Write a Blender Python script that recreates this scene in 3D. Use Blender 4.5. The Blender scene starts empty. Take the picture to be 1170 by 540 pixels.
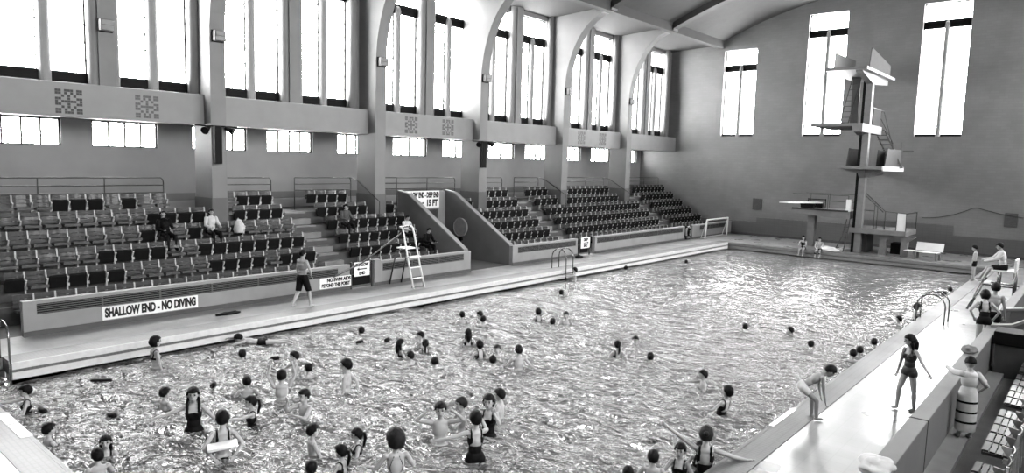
import bpy, bmesh, math, random
import numpy as np
from mathutils import Vector, Matrix, noise

random.seed(7)
S = bpy.context.scene
COL = S.collection
PI = math.pi

# ------------------------------------------------------------------ camera
# focal length 792.8 px on a 1170 px wide frame; pitch 6.2 deg down, yaw 40.6 deg to the left, roll 1.5 deg
F_PX, PITCH, YAW, ROLL, CAM_H = 792.788, 0.108172, -0.708321, 0.0269775, 4.6
fw = Vector((math.sin(YAW)*math.cos(PITCH), math.cos(YAW)*math.cos(PITCH), -math.sin(PITCH)))
rt = fw.cross(Vector((0, 0, 1))).normalized()
up = rt.cross(fw)
rt2 = rt*math.cos(ROLL) + up*math.sin(ROLL)
up2 = up*math.cos(ROLL) - rt*math.sin(ROLL)
cam_d = bpy.data.cameras.new('camera')
cam_d.sensor_width = 36.0
cam_d.lens = F_PX/1170*36.0
cam_d.clip_end = 300
cam = bpy.data.objects.new('camera', cam_d)
COL.objects.link(cam)
m4 = Matrix(((rt2.x, up2.x, -fw.x, 0), (rt2.y, up2.y, -fw.y, 0), (rt2.z, up2.z, -fw.z, CAM_H), (0, 0, 0, 1)))
cam.matrix_world = m4
S.camera = cam

# ------------------------------------------------------------------ world, exposure, daylight through the windows
S.view_settings.view_transform = 'Standard'
S.view_settings.look = 'None'
S.view_settings.gamma = 1.0
S.view_settings.exposure = 1.0
try:
    S.view_settings.use_curve_mapping = False
except Exception:
    pass
W = bpy.data.worlds.new('overcast_sky')
S.world = W
W.use_nodes = True
wn = W.node_tree
wn.nodes['Background'].inputs['Color'].default_value = (1, 1, 1, 1)
wn.nodes['Background'].inputs['Strength'].default_value = 38.0

def portal(x, y, z, sx, sz, direction):
    """marks a window opening as the way daylight comes in"""
    d = bpy.data.lights.new('daylight', 'AREA')
    d.shape = 'RECTANGLE'
    d.size, d.size_y = sx, sz
    d.cycles.is_portal = True
    o = bpy.data.objects.new('window_daylight', d)
    COL.objects.link(o)
    o.location = (x, y, z)
    o.rotation_euler = Vector(direction).to_track_quat('-Z', 'Y').to_euler()
    return o

# ------------------------------------------------------------------ materials (greyscale: the place is seen in black and white)
MATS = {}
TONE = 0.23          # all paint tones are scaled together; the exposure above makes up for it
def mat(name, v, rough=0.7, var=0.12, scale=6.0, bump=0.0, bscale=60.0, metal=0.0, spec=0.18, coat=0.0):
    if name in MATS: return MATS[name]
    v = v*TONE
    m = bpy.data.materials.new(name); m.use_nodes = True
    nt = m.node_tree; N = nt.nodes; L = nt.links
    b = N['Principled BSDF']
    b.inputs['Roughness'].default_value = rough
    b.inputs['Metallic'].default_value = metal
    b.inputs['Specular IOR Level'].default_value = spec
    b.inputs['Coat Weight'].default_value = coat
    tc = N.new('ShaderNodeTexCoord')
    n = N.new('ShaderNodeTexNoise'); n.inputs['Scale'].default_value = scale; n.inputs['Detail'].default_value = 5
    L.new(tc.outputs['Object'], n.inputs['Vector'])
    r = N.new('ShaderNodeMapRange'); r.inputs['To Min'].default_value = v*(1-var); r.inputs['To Max'].default_value = v*(1+var)
    r.inputs['From Min'].default_value = 0.3; r.inputs['From Max'].default_value = 0.7
    L.new(n.outputs['Fac'], r.inputs['Value'])
    L.new(r.outputs['Result'], b.inputs['Base Color'])
    if bump:
        n2 = N.new('ShaderNodeTexNoise'); n2.inputs['Scale'].default_value = bscale; n2.inputs['Detail'].default_value = 3
        L.new(tc.outputs['Object'], n2.inputs['Vector'])
        bp = N.new('ShaderNodeBump'); bp.inputs['Strength'].default_value = bump; bp.inputs['Distance'].default_value = 0.02
        L.new(n2.outputs['Fac'], bp.inputs['Height']); L.new(bp.outputs['Normal'], b.inputs['Normal'])
    MATS[name] = m
    return m

def tile_mat(name, v, rough, bw, bh, mortar=0.6, msize=0.01, var=0.12, plane='XY', rvar=0.0, bump=0.2, offset=0.0):
    """brick or tile pattern laid on a plane"""
    if name in MATS: return MATS[name]
    v = v*TONE
    m = bpy.data.materials.new(name); m.use_nodes = True
    nt = m.node_tree; N = nt.nodes; L = nt.links
    b = N['Principled BSDF']; b.inputs['Roughness'].default_value = rough
    tc = N.new('ShaderNodeTexCoord'); sx = N.new('ShaderNodeSeparateXYZ'); cx = N.new('ShaderNodeCombineXYZ')
    L.new(tc.outputs['Object'], sx.inputs[0])
    L.new(sx.outputs[plane[0]], cx.inputs[0]); L.new(sx.outputs[plane[1]], cx.inputs[1])
    bt = N.new('ShaderNodeTexBrick'); bt.offset = offset
    bt.inputs['Scale'].default_value = 1.0
    bt.inputs['Brick Width'].default_value = bw; bt.inputs['Row Height'].default_value = bh
    bt.inputs['Mortar Size'].default_value = msize
    bt.inputs['Color1'].default_value = (v*(1-var*.5),)*3+(1,); bt.inputs['Color2'].default_value = (v*(1+var*.5),)*3+(1,)
    bt.inputs['Mortar'].default_value = (v*mortar,)*3+(1,)
    L.new(cx.outputs[0], bt.inputs['Vector'])
    n = N.new('ShaderNodeTexNoise'); n.inputs['Scale'].default_value = 0.9; n.inputs['Detail'].default_value = 6
    L.new(tc.outputs['Object'], n.inputs['Vector'])
    r = N.new('ShaderNodeMapRange'); r.inputs['From Min'].default_value = .3; r.inputs['From Max'].default_value = .7
    r.inputs['To Min'].default_value = 1-var; r.inputs['To Max'].default_value = 1+var
    L.new(n.outputs['Fac'], r.inputs['Value'])
    mx = N.new('ShaderNodeVectorMath'); mx.operation = 'SCALE'
    L.new(bt.outputs['Color'], mx.inputs[0]); L.new(r.outputs['Result'], mx.inputs['Scale'])
    L.new(mx.outputs[0], b.inputs['Base Color'])
    if rvar:
        r2 = N.new('ShaderNodeMapRange'); r2.inputs['From Min'].default_value = .35; r2.inputs['From Max'].default_value = .65
        r2.inputs['To Min'].default_value = rough; r2.inputs['To Max'].default_value = rough+rvar
        L.new(n.outputs['Fac'], r2.inputs['Value']); L.new(r2.outputs['Result'], b.inputs['Roughness'])
    if bump:
        bp = N.new('ShaderNodeBump'); bp.inputs['Strength'].default_value = bump; bp.inputs['Distance'].default_value = 0.01
        L.new(bt.outputs['Fac'], bp.inputs['Height']); bp.invert = True
        L.new(bp.outputs['Normal'], b.inputs['Normal'])
    MATS[name] = m
    return m

def glass_mat():
    m = bpy.data.materials.new('window_glass'); m.use_nodes = True
    N = m.node_tree.nodes; L = m.node_tree.links
    N.remove(N['Principled BSDF'])
    t = N.new('ShaderNodeBsdfTransparent'); t.inputs['Color'].default_value = (.93, .93, .93, 1)
    g = N.new('ShaderNodeBsdfGlossy'); g.inputs['Roughness'].default_value = .08
    mx = N.new('ShaderNodeMixShader'); mx.inputs[0].default_value = .06
    L.new(t.outputs[0], mx.inputs[1]); L.new(g.outputs[0], mx.inputs[2]); L.new(mx.outputs[0], N['Material Output'].inputs[0])
    MATS['window_glass'] = m
    return m

def water_mat():
    m = bpy.data.materials.new('pool_water'); m.use_nodes = True
    N = m.node_tree.nodes; L = m.node_tree.links
    N.remove(N['Principled BSDF'])
    tc = N.new('ShaderNodeTexCoord')
    prev = None
    sp = N.new('ShaderNodeSeparateXYZ'); L.new(tc.outputs['Object'], sp.inputs[0])
    calm = N.new('ShaderNodeMapRange'); calm.interpolation_type = 'SMOOTHSTEP'     # the deep end, away from the bathers, is calmer
    calm.inputs['From Min'].default_value = 9; calm.inputs['From Max'].default_value = 31
    calm.inputs['To Min'].default_value = 1.5; calm.inputs['To Max'].default_value = .27
    L.new(sp.outputs['Y'], calm.inputs['Value'])
    for sc, st, dist, rot in ((1.1, 1.0, .45, .3), (2.8, 1.0, .23, 1.1), (6.5, .6, .03, 2.0)):
        mp = N.new('ShaderNodeMapping'); mp.inputs['Rotation'].default_value = (0, 0, rot)
        mp.inputs['Scale'].default_value = (1, 1.5, 1)
        L.new(tc.outputs['Object'], mp.inputs['Vector'])
        n = N.new('ShaderNodeTexNoise'); n.inputs['Scale'].default_value = sc; n.inputs['Detail'].default_value = 3
        n.inputs['Distortion'].default_value = .6
        L.new(mp.outputs[0], n.inputs['Vector'])
        b = N.new('ShaderNodeBump'); b.inputs['Strength'].default_value = st; b.inputs['Distance'].default_value = dist
        ml = N.new('ShaderNodeMath'); ml.operation = 'MULTIPLY'; L.new(n.outputs['Fac'], ml.inputs[0]); L.new(calm.outputs[0], ml.inputs[1])
        L.new(ml.outputs[0], b.inputs['Height'])
        if prev: L.new(prev.outputs[0], b.inputs['Normal'])
        prev = b
    t = N.new('ShaderNodeBsdfTransparent'); t.inputs['Color'].default_value = (.62, .62, .62, 1)
    d = N.new('ShaderNodeBsdfDiffuse'); d.inputs['Color'].default_value = (.11, .11, .11, 1)
    mx = N.new('ShaderNodeMixShader'); mx.inputs[0].default_value = .86
    L.new(t.outputs[0], mx.inputs[1]); L.new(d.outputs[0], mx.inputs[2])
    L.new(prev.outputs[0], d.inputs['Normal'])
    g = N.new('ShaderNodeBsdfGlossy'); g.inputs['Roughness'].default_value = .03
    L.new(prev.outputs[0], g.inputs['Normal'])
    fr = N.new('ShaderNodeFresnel'); fr.inputs['IOR'].default_value = 1.82
    L.new(prev.outputs[0], fr.inputs['Normal'])
    m2 = N.new('ShaderNodeMixShader')
    L.new(fr.outputs[0], m2.inputs[0]); L.new(mx.outputs[0], m2.inputs[1]); L.new(g.outputs[0], m2.inputs[2])
    L.new(m2.outputs[0], N['Material Output'].inputs[0])
    MATS['pool_water'] = m
    return m

M_GLASS = glass_mat(); M_WATER = water_mat()
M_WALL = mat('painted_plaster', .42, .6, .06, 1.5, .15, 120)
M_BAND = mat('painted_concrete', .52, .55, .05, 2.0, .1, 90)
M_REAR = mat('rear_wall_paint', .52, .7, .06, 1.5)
M_BRICKW = tile_mat('painted_brick', .32, .6, .44, .15, .90, .012, .10, 'XZ', 0, .25, .5)
M_DADO = tile_mat('glazed_dado', .20, .35, .3, .15, .8, .01, .08, 'XZ')
M_DADO_Y = mat('dado_paint', .22, .4, .08, 2)
M_CEIL = mat('ceiling_board', .14, .85, .05, 2.5, .1, 80)
M_RIB = mat('roof_rib', .10, .7, .08, 3)
M_DECK = tile_mat('wet_deck_tile', .44, .26, .30, .30, .88, .010, .08, 'XY', .16, .10)
M_DECKL = tile_mat('pale_deck_tile', .56, .30, .30, .30, .85, .012, .10, 'XY', .2, .1)
M_COPING = tile_mat('ribbed_coping', .20, .5, .15, .075, .7, .012, .1, 'XY', .1, .3)
M_NOSE = mat('white_glazed_nosing', 1.35, .25, .08, 8)
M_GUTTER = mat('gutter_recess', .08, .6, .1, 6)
M_BASIN = tile_mat('basin_tile', .62, .4, .3, .3, .85, .015, .06, 'XY')
M_BASINW = tile_mat('basin_wall_tile', .60, .35, .3, .15, .85, .012, .06, 'YZ')
M_LANE = mat('lane_marking', .03, .5)
M_STEP = mat('terrace_concrete', .16, .75, .15, 3, .2, 50)
M_AISLE = mat('aisle_concrete', .42, .7, .12, 3, .2, 50)
M_PARA = mat('parapet_render', .56, .6, .08, 2, .15, 70)
M_PLINTH = mat('plinth', .17, .5, .1, 4)
M_DARK = mat('black_enamel', .010, .6, .1, spec=.06)
M_DKWOOD = mat('dark_varnished_wood', .05, .45, .35, 9, coat=.05)
M_PAN = mat('seat_underside', .010, .7, .2, 8, spec=.06)
M_PANTOP = mat('worn_seat_slats', .13, .45, .45, 9, coat=.02)
M_IRON = mat('painted_cast_iron', 1.0, .45, .1, 20)
M_STEEL = mat('steel_tube', .55, .25, .1, 5, metal=.8)
M_DKRAIL = mat('dark_rail', .08, .4, .1)
M_WHITE = mat('white_enamel', 1.7, .4, .03)
M_SIGN = mat('sign_white', 1.9, .45, .02)
M_INK = mat('sign_black', .015, .5, .02)
M_CONC = mat('tower_concrete', .36, .6, .1, 4, .15, 50)
M_SKIN = mat('skin', .82, .5, .06, 5)
M_SKIN2 = mat('tanned_skin', .55, .5, .06, 5)
M_HAIR = mat('dark_hair', .006, .55, .3, 30, .4, 120, spec=.07)
M_HAIR2 = mat('brown_hair', .03, .55, .3, 30, .4, 120, spec=.07)
M_SUIT = mat('dark_swimsuit', .008, .7, .1, spec=.06)
M_GREYCL = mat('grey_cloth', .16, .8, .12, 12)
M_LTCL = mat('pale_cloth', 1.2, .8, .08, 12)
M_LIP = mat('lips', .14, .5, .05)
M_EYE = mat('eyes', .02, .2, .05)
M_RUB = mat('rubber', .04, .6, .1)

# ------------------------------------------------------------------ mesh helpers
class MB:
    def __init__(s): s.v = []; s.f = []; s.m = []
    def add(s, vs, fs, mi=0):
        o = len(s.v); s.v += [tuple(v) for v in vs]; s.f += [tuple(i+o for i in f) for f in fs]; s.m += [mi]*len(fs)
        return s
    def box(s, x0, x1, y0, y1, z0, z1, mi=0):
        return s.add([(x0,y0,z0),(x1,y0,z0),(x1,y1,z0),(x0,y1,z0),(x0,y0,z1),(x1,y0,z1),(x1,y1,z1),(x0,y1,z1)],
                     [(0,3,2,1),(4,5,6,7),(0,1,5,4),(1,2,6,5),(2,3,7,6),(3,0,4,7)], mi)
    def prism(s, poly, axis, a, b, mi=0):
        """poly: list of 2-D points, extruded along axis from a to b"""
        n = len(poly)
        def P(p, t):
            return {'X': (t, p[0], p[1]), 'Y': (p[0], t, p[1]), 'Z': (p[0], p[1], t)}[axis]
        vs = [P(p, a) for p in poly]+[P(p, b) for p in poly]
        fs = [tuple(range(n-1, -1, -1)), tuple(range(n, 2*n))]+[(i, (i+1) % n, n+(i+1) % n, n+i) for i in range(n)]
        return s.add(vs, fs, mi)
    def tube(s, pts, r, seg=8, mi=0, cap=True, r1=None):
        pts = [Vector(p) for p in pts]; n = len(pts); vs = []; fs = []
        rs = [r]*n if r1 is None else [r+(r1-r)*i/(n-1) for i in range(n)]
        if isinstance(r, (list, tuple)): rs = list(r)
        prev = None
        for i, p in enumerate(pts):
            t = (pts[min(i+1, n-1)]-pts[max(i-1, 0)]).normalized()
            if prev is None:
                a = t.orthogonal().normalized()
            else:
                a = (prev-t*prev.dot(t)); a = a.normalized() if a.length > 1e-6 else t.orthogonal().normalized()
            prev = a; b = t.cross(a)
            for k in range(seg):
                q = 2*PI*k/seg; vs.append(p+(a*math.cos(q)+b*math.sin(q))*rs[i])
        for i in range(n-1):
            for k in range(seg):
                fs.append((i*seg+k, i*seg+(k+1) % seg, (i+1)*seg+(k+1) % seg, (i+1)*seg+k))
        if cap: fs += [tuple(range(seg-1, -1, -1)), tuple(range((n-1)*seg, n*seg))]
        return s.add(vs, fs, mi)
    def ell(s, c, r, seg=14, rings=9, mi=0, rot=None, fn=None):
        c = Vector(c); vs = []; fs = []
        for i in range(1, rings):
            th = PI*i/rings
            for k in range(seg):
                q = 2*PI*k/seg
                d = Vector((math.sin(th)*math.cos(q), math.sin(th)*math.sin(q), math.cos(th)))
                f = fn(d) if fn else 1
                p = Vector((d.x*r[0]*f, d.y*r[1]*f, d.z*r[2]*f))
                if rot: p = rot @ p
                vs.append(c+p)
        for dz in (1, -1):
            f = fn(Vector((0, 0, dz))) if fn else 1
            p = Vector((0, 0, dz*r[2]*f)); p = rot @ p if rot else p
            vs.append(c+p)
        T = (rings-1)*seg
        for i in range(rings-2):
            for k in range(seg):
                fs.append((i*seg+k, (i+1)*seg+k, (i+1)*seg+(k+1) % seg, i*seg+(k+1) % seg))
        for k in range(seg):
            fs.append((T, k, (k+1) % seg)); fs.append((T+1, (rings-2)*seg+(k+1) % seg, (rings-2)*seg+k))
        return s.add(vs, fs, mi)
    def build(s, name, mats, parent=None, smooth=False, bevel=0):
        me = bpy.data.meshes.new(name)
        me.from_pydata(s.v, [], s.f)
        if not isinstance(mats, (list, tuple)): mats = [mats]
        for m in mats: me.materials.append(m)
        if len(mats) > 1: me.polygons.foreach_set('material_index', s.m)
        if smooth: me.polygons.foreach_set('use_smooth', [True]*len(me.polygons))
        me.update()
        o = bpy.data.objects.new(name, me); COL.objects.link(o)
        if parent: o.parent = parent
        if bevel:
            bv = o.modifiers.new('bevel', 'BEVEL'); bv.width = bevel; bv.segments = 2; bv.limit_method = 'ANGLE'
        return o

def tag(o, label=None, cat=None, group=None, kind=None):
    if label: o['label'] = label
    if cat: o['category'] = cat
    if group: o['group'] = group
    if kind: o['kind'] = kind
    return o
def struct(o, label=None):
    o['kind'] = 'structure'
    if label: o['label'] = label; o['category'] = 'building'
    return o
def empty(name, loc, rz=0, label=None, cat=None, group=None, kind=None):
    o = bpy.data.objects.new(name, None); COL.objects.link(o)
    o.location = loc; o.rotation_euler = (0, 0, rz); o.empty_display_size = .2
    return tag(o, label, cat, group, kind)
def copy_tree(o, parent=None):
    c = o.copy(); COL.objects.link(c)
    if parent: c.parent = parent
    for ch in list(o.children): copy_tree(ch, c)
    return c
ORD = ['first', 'second', 'third', 'fourth', 'fifth', 'sixth', 'seventh', 'eighth', 'ninth', 'tenth', 'eleventh', 'twelfth', 'thirteenth',
       'fourteenth', 'fifteenth', 'sixteenth', 'seventeenth', 'eighteenth', 'nineteenth', 'twentieth', 'twenty-first', 'twenty-second', 'twenty-third', 'twenty-fourth']

# ------------------------------------------------------------------ key dimensions (metres; deck at z = 0, X across the pool, Y along it)
PX0, PX1, PY0, PY1 = -17.45, -4.25, 3.18, 40.75     # pool edges
ZW = -0.40                                          # water level
XPAR = -19.75                                       # face of the left parapet
YW = 46.5                                           # far wall
YN = -4.0                                           # near wall, behind the camera
XB = -24.35                                         # face of the band above the seats
XWN = -25.10                                        # window plane
XR = -27.2                                          # rear wall under the windows
XC = -10.8                                          # axis of symmetry
PIERS = [-2.0, 4.85, 11.62, 18.75, 25.2, 32.05, 38.95]
PW = .55
def mx(x): return 2*XC-x                            # mirror across the hall

# ------------------------------------------------------------------ floors and basin
b = MB()
b.box(XPAR-.2, PX0-.75, PY0-2.2, YW, -.5, 0)
b.build('floor', M_DECKL); o = bpy.data.objects['floor']; struct(o)
b = MB(); b.box(PX1+.47, -2.0, -4.0, YW, -.5, 0); b.box(PX0-.75, PX1+.47, PY1+.5, YW, -.5, 0)
struct(b.build('floor_right', M_DECK))
b = MB(); b.box(XR, PX1+.47, YN, PY0-2.2, -.5, 0); b.box(XPAR+1.55, PX1+.47, PY0-2.2, PY0-.5, -.5, 0)
struct(b.build('floor_near', M_DECKL))
b = MB(); b.box(XR, XPAR-.2, PY0-2.2, YW, -.5, -.002); b.box(-2.0, mx(XR), YN, YW, -.5, -.002)
struct(b.build('floor_stand', M_STEP))
# coping round the pool, with the gutter section under it
cop = MB()
cop.box(PX0-.75, PX0-.03, PY0+.87, PY1, -.3, .012); cop.box(PX1+.03, PX1+.47, PY0-.5, PY1+.5, -.3, .012)
cop.box(PX0-.75, PX1+.03, PY1+.03, PY1+.5, -.3, .012); cop.box(PX0-.75, PX1+.03, PY0-.5, PY0-.03, -.3, .012)
struct(cop.build('trim_coping', M_COPING))
nos = MB()
def gutter(bm, d):
    # profile in (outward offset, z): white nose, dark recess below, white lip down to the water
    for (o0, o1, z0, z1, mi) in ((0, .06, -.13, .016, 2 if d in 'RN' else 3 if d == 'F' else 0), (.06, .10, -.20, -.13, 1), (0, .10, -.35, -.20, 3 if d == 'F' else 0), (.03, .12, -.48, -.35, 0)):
        if d == 'L': bm.box(PX0-o1, PX0-o0, PY0+.87, PY1+.1, z0, z1, mi)
        if d == 'R': bm.box(PX1+o0, PX1+o1, PY0-.1, PY1+.1, z0, z1, mi)
        if d == 'F': bm.box(PX0, PX1, PY1+o0, PY1+o1, z0, z1, mi)
        if d == 'N': bm.box(PX0, PX1, PY0-o1, PY0-o0, z0, z1, mi)
for d in 'LRFN': gutter(nos, d)
struct(nos.build('trim_gutter', [M_NOSE, M_GUTTER, M_COPING, mat('backlit_far_gutter', .42, .4)]))  # far side greyed in colour for the backlight it is seen against
# basin: sloping floor and walls
def zf(y): return -1.55 if y < 13 else (-1.55-(y-13)*.05 if y < 24 else max(-4.3, -2.1-(y-24)*.22))
ys = [PY0-.02, 13, 24, 34, PY1+.02]
bs = MB()
for a, c in zip(ys, ys[1:]):
    bs.add([(PX0-.1, a, zf(a)), (PX1+.1, a, zf(a)), (PX1+.1, c, zf(c)), (PX0-.1, c, zf(c))], [(0, 1, 2, 3)])
struct(bs.build('floor_basin', M_BASIN))
bw = MB()
bw.box(PX0-.5, PX0-.03, PY0+.87, PY1+.3, -4.5, -.3); bw.box(PX1+.03, PX1+.4, PY0-.3, PY1+.3, -4.5, -.3)
bw.box(PX0-.3, PX1+.3, PY1+.03, PY1+.3, -4.5, -.3); bw.box(PX0-.3, PX1+.3, PY0-.3, PY0-.03, -4.5, -.3)
bw.box(PX0-1.0, PX0-.9, PY0-.1, PY0+.9, -2, 0)
struct(bw.build('wall_basin', M_BASINW))
ln = MB()
for x in (-15.6, -13.2, -10.8, -8.4, -6.1):
    for a, c in zip([5, 13, 24, 34], [13, 24, 34, 39.5]):
        ln.add([(x-.13, a, zf(a)+.012), (x+.13, a, zf(a)+.012), (x+.13, c, zf(c)+.012), (x-.13, c, zf(c)+.012)], [(0, 1, 2, 3)])
struct(ln.build('trim_lane_marking', M_LANE))
# entry steps recess in the near left corner
st = MB()
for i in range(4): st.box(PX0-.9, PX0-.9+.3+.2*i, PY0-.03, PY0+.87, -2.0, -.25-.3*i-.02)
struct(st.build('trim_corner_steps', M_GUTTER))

# water surface with real waves
def wave(x, y):
    h = noise.noise(Vector((x*.55, y*.55, 1.3)))*.05 + noise.noise(Vector((x*1.4+7, y*1.2, 4.1)))*.05
    h += noise.noise(Vector((x*3.1, y*2.8+3, 9.7)))*.022
    return h*(1.15 if y < 12 else max(.32, 1.15-(y-12)*.042))
nx, ny = 150, 400
wv, wf = [], []
for j in range(ny+1):
    for i in range(nx+1):
        x = PX0-.03+(PX1-PX0+.06)*i/nx; y = PY0-.03+(PY1-PY0+.06)*j/ny
        wv.append((x, y, ZW+wave(x, y)))
for j in range(ny):
    for i in range(nx):
        a = j*(nx+1)+i; wf.append((a, a+1, a+nx+2, a+nx+1))
w = MB(); w.v = wv; w.f = wf; w.m = [0]*len(wf)
wo = w.build('pool_water', M_WATER, smooth=True)
tag(wo, 'choppy glittering water filling the pool', 'water', kind='structure')
r_ = MB(); r_.add([(PX0-.95, PY0, ZW), (PX0-.03, PY0, ZW), (PX0-.03, PY0+.87, ZW), (PX0-.95, PY0+.87, ZW)], [(0, 1, 2, 3)])
rr = r_.build('pool_water', M_WATER, parent=wo)

# ------------------------------------------------------------------ long walls with their window bays (left, mirrored right)
win_no = [0]
def window(name_label, parts, glass):
    win_no[0] += 1
    fr = parts.build('window_%d' % win_no[0], [M_DARK, M_BAND]); struct(fr)
    g = glass.build('pane', M_GLASS, fr)
    return fr

def side(mir):
    T = (lambda x: mx(x)) if mir else (lambda x: x)
    tagname = 'right' if mir else 'left'
    def bx(bm, x0, x1, *a):
        x0, x1 = T(x0), T(x1)
        bm.box(min(x0, x1), max(x0, x1), *a)
    groups = []                                     # (y0, ymid, y1) of every window group
    for p in PIERS:
        for (a, m0, m1, c) in ((1.0, 2.03, 2.38, 3.38), (4.20, 5.22, 5.58, 6.56)):
            if p+c > YW-.35: continue
            groups.append((p+a, p+m0, p+m1, p+c))
    ZS, ZH = 6.60, 12.50
    wl = MB()
    y = YN
    for g in groups:
        bx(wl, XWN-.25, XWN+.1, y, g[0], ZS, ZH); y = g[3]
    bx(wl, XWN-.25, XWN+.1, y, YW, ZS, ZH)
    bx(wl, XWN-.25, XWN+.1, YN, YW, ZH, 13.6)
    bx(wl, XWN-.25, XWN+.1, YN, YW, 5.75, ZS)
    struct(wl.build('wall_'+tagname, M_WALL))
    # band
    bd = MB(); bx(bd, XWN, XB, YN, YW, 5.58, 6.62)
    struct(bd.build('trim_band_'+tagname, M_BAND, bevel=.02))
    # soffit behind the band + rear wall with small windows
    sf = MB(); bx(sf, XR-.2, XWN+.1, YN, YW, 5.70, 5.85); struct(sf.build('ceiling_rear_'+tagname, M_REAR))
    small = [(-1.0, 1.2), (2.4, 4.6), (5.8, 8.03), (8.98, 11.2), (12.5, 14.75), (15.66, 17.87), (19.2, 21.4), (22.5, 24.74), (25.9, 28.0), (29.5, 31.76),
             (32.8, 34.99), (36.4, 38.62), (39.9, 42.27), (43.5, 45.88)]
    rw = MB(); y = YN
    for a, c in small:
        bx(rw, XR-.25, XR, y, a, 4.72, 5.62); y = c
    bx(rw, XR-.25, XR, y, YW, 4.72, 5.62)
    bx(rw, XR-.25, XR, YN, YW, 5.62, 5.85); bx(rw, XR-.25, XR, YN, YW, -.5, 4.72)
    struct(rw.build('wall_rear_'+tagname, M_REAR))
    if not mir:
        dd = MB(); bx(dd, XR, XR+.02, YN, YW, 2.74, 3.03); struct(dd.build('trim_dado_rear', M_DADO_Y))
        dd = MB(); bx(dd, XR, XR+.10, YN, YW, 2.64, 2.74); struct(dd.build('trim_rear_ledge', M_BAND))
    for a, c in small:
        f = MB(); gl = MB()
        for z0, z1 in ((4.72, 4.76), (5.58, 5.62)): bx(f, XR-.16, XR-.06, a, c, z0, z1)
        n = 4
        for i in range(n+1):
            yy = a+(c-a-.05)*i/n; bx(f, XR-.16, XR-.06, yy, yy+.05, 4.72, 5.62)
        bx(gl, XR-.12, XR-.11, a, c, 4.74, 5.6)
        window('', f, gl)
        if a > 5: portal(T(XR-.05), (a+c)/2, 5.17, c-a, .85, (-1 if mir else 1, 0, 0)).scale = (1, 1, 1)
    # tall windows
    for i, (a, m0, m1, c) in enumerate(groups):
        f = MB(); gl = MB(); zt = 11.08
        for (s0, s1) in ((a, m0), (m1, c)):
            bx(f, XWN-.12, XWN-.02, s0, s1, ZS, 7.02)
            bx(f, XWN-.12, XWN-.02, s0, s1, zt, zt+.42)
            bx(f, XWN-.14, XWN-.08, s0, s0+.025, 7.0, zt); bx(f, XWN-.14, XWN-.08, s1-.03, s1, 7.0, zt)
            for q in range(7): bx(f, XWN-.15, XWN-.06, s1-.05, s1, 7.4+q*.55, 7.46+q*.55)
            bx(gl, XWN-.12, XWN-.11, s0, s1, 7.0, zt)
        bx(f, XWN-.12, XWN-.02, m0, m1, zt, zt+.42)
        bx(gl, XWN-.12, XWN-.11, a, c, zt+.42, ZH)
        bx(f, XWN-.12, XWN-.02, a, c, ZH-.04, ZH)
        ym, rr = (m0+m1)/2, (m1-m0)/2
        f.tube([(T(XWN-.04), ym, ZS), (T(XWN-.04), ym, zt+.1), (T(XWN-.04), ym, zt+.25), (T(XWN-.04), ym, zt+.33)], [rr, rr, rr*.8, rr*.35], 16, 1)
        o = window('', f, gl)
        portal(T(XWN+.0), (a+c)/2, (7.0+ZH)/2, c-a, ZH-7.0, (-1 if mir else 1, 0, 0))
    # pilasters between groups, with engaged round columns
    for p in PIERS:
        if p+3.8 > YW: continue
        c = p+3.79
        pl = MB(); bx(pl, XWN, XWN+.45, c-.22, c+.22, 6.6, 12.95)
        for s in (-1, 1): pl.tube([(T(XWN+.22), c+s*.29, 6.6), (T(XWN+.22), c+s*.29, 12.95)], .17, 18)
        struct(pl.build('trim_pilaster', M_WALL, smooth=False))
        e = MB()
        for yy, g in ((p+6.68, 0), (p+.78, 0)):
            if yy < YW: e.tube([(T(XWN+.26), yy, 6.6), (T(XWN+.26), yy, 12.9)], .17, 18)
        struct(e.build('trim_round_column', M_WALL, smooth=True))
    # piers and arched ribs
    for p in PIERS:
        pb = MB()
        bx(pb, -25.12, -23.85, p, p+PW, 0, 8.4)
        # haunch: web from the wall to an arched inner edge, up to the roof
        arc = []
        for t in range(0, 15):
            q = PI/2*t/14
            arc.append((-23.85+2.95*(1-math.cos(q)), 8.4+4.35*math.sin(q)**1.0))
        poly = [(-25.12, 8.4)]+arc+[(-20.9, 13.15), (-25.12, 13.15)]
        poly = [(T(x), z) for x, z in poly]
        if mir: poly = poly[::-1]
        pb.prism(poly, 'Y', p, p+PW)
        o = struct(pb.build('wall_pier', M_WALL))
        dz = MB(); bx(dz, -25.14, -23.83, p-.02, p+PW+.02, 0, 3.03)
        struct(dz.build('trim_pier_dado', M_DADO_Y))
    # aisle soffit and purlin
    so = MB(); poly = [(T(x), z) for x, z in ((XWN-.2, 12.72), (-21.3, 12.95), (-21.3, 13.4), (XWN-.2, 13.4))]
    if mir: poly = poly[::-1]
    so.prism(poly, 'Y', YN, YW); struct(so.build('ceiling_side_'+tagname, M_CEIL))
    pu = MB(); bx(pu, -21.45, -21.0, YN, YW, 12.68, 13.25); struct(pu.build('trim_purlin_'+tagname, M_CEIL))
side(False)
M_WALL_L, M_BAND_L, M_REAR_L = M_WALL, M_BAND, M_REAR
M_WALL = mat('right_plaster', .24, .7); M_BAND = mat('right_concrete', .28, .7); M_REAR = mat('right_rear', .2, .7)  # unseen right side given darker tones to cut the light it bounces
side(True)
M_WALL, M_BAND, M_REAR = M_WALL_L, M_BAND_L, M_REAR_L

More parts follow.
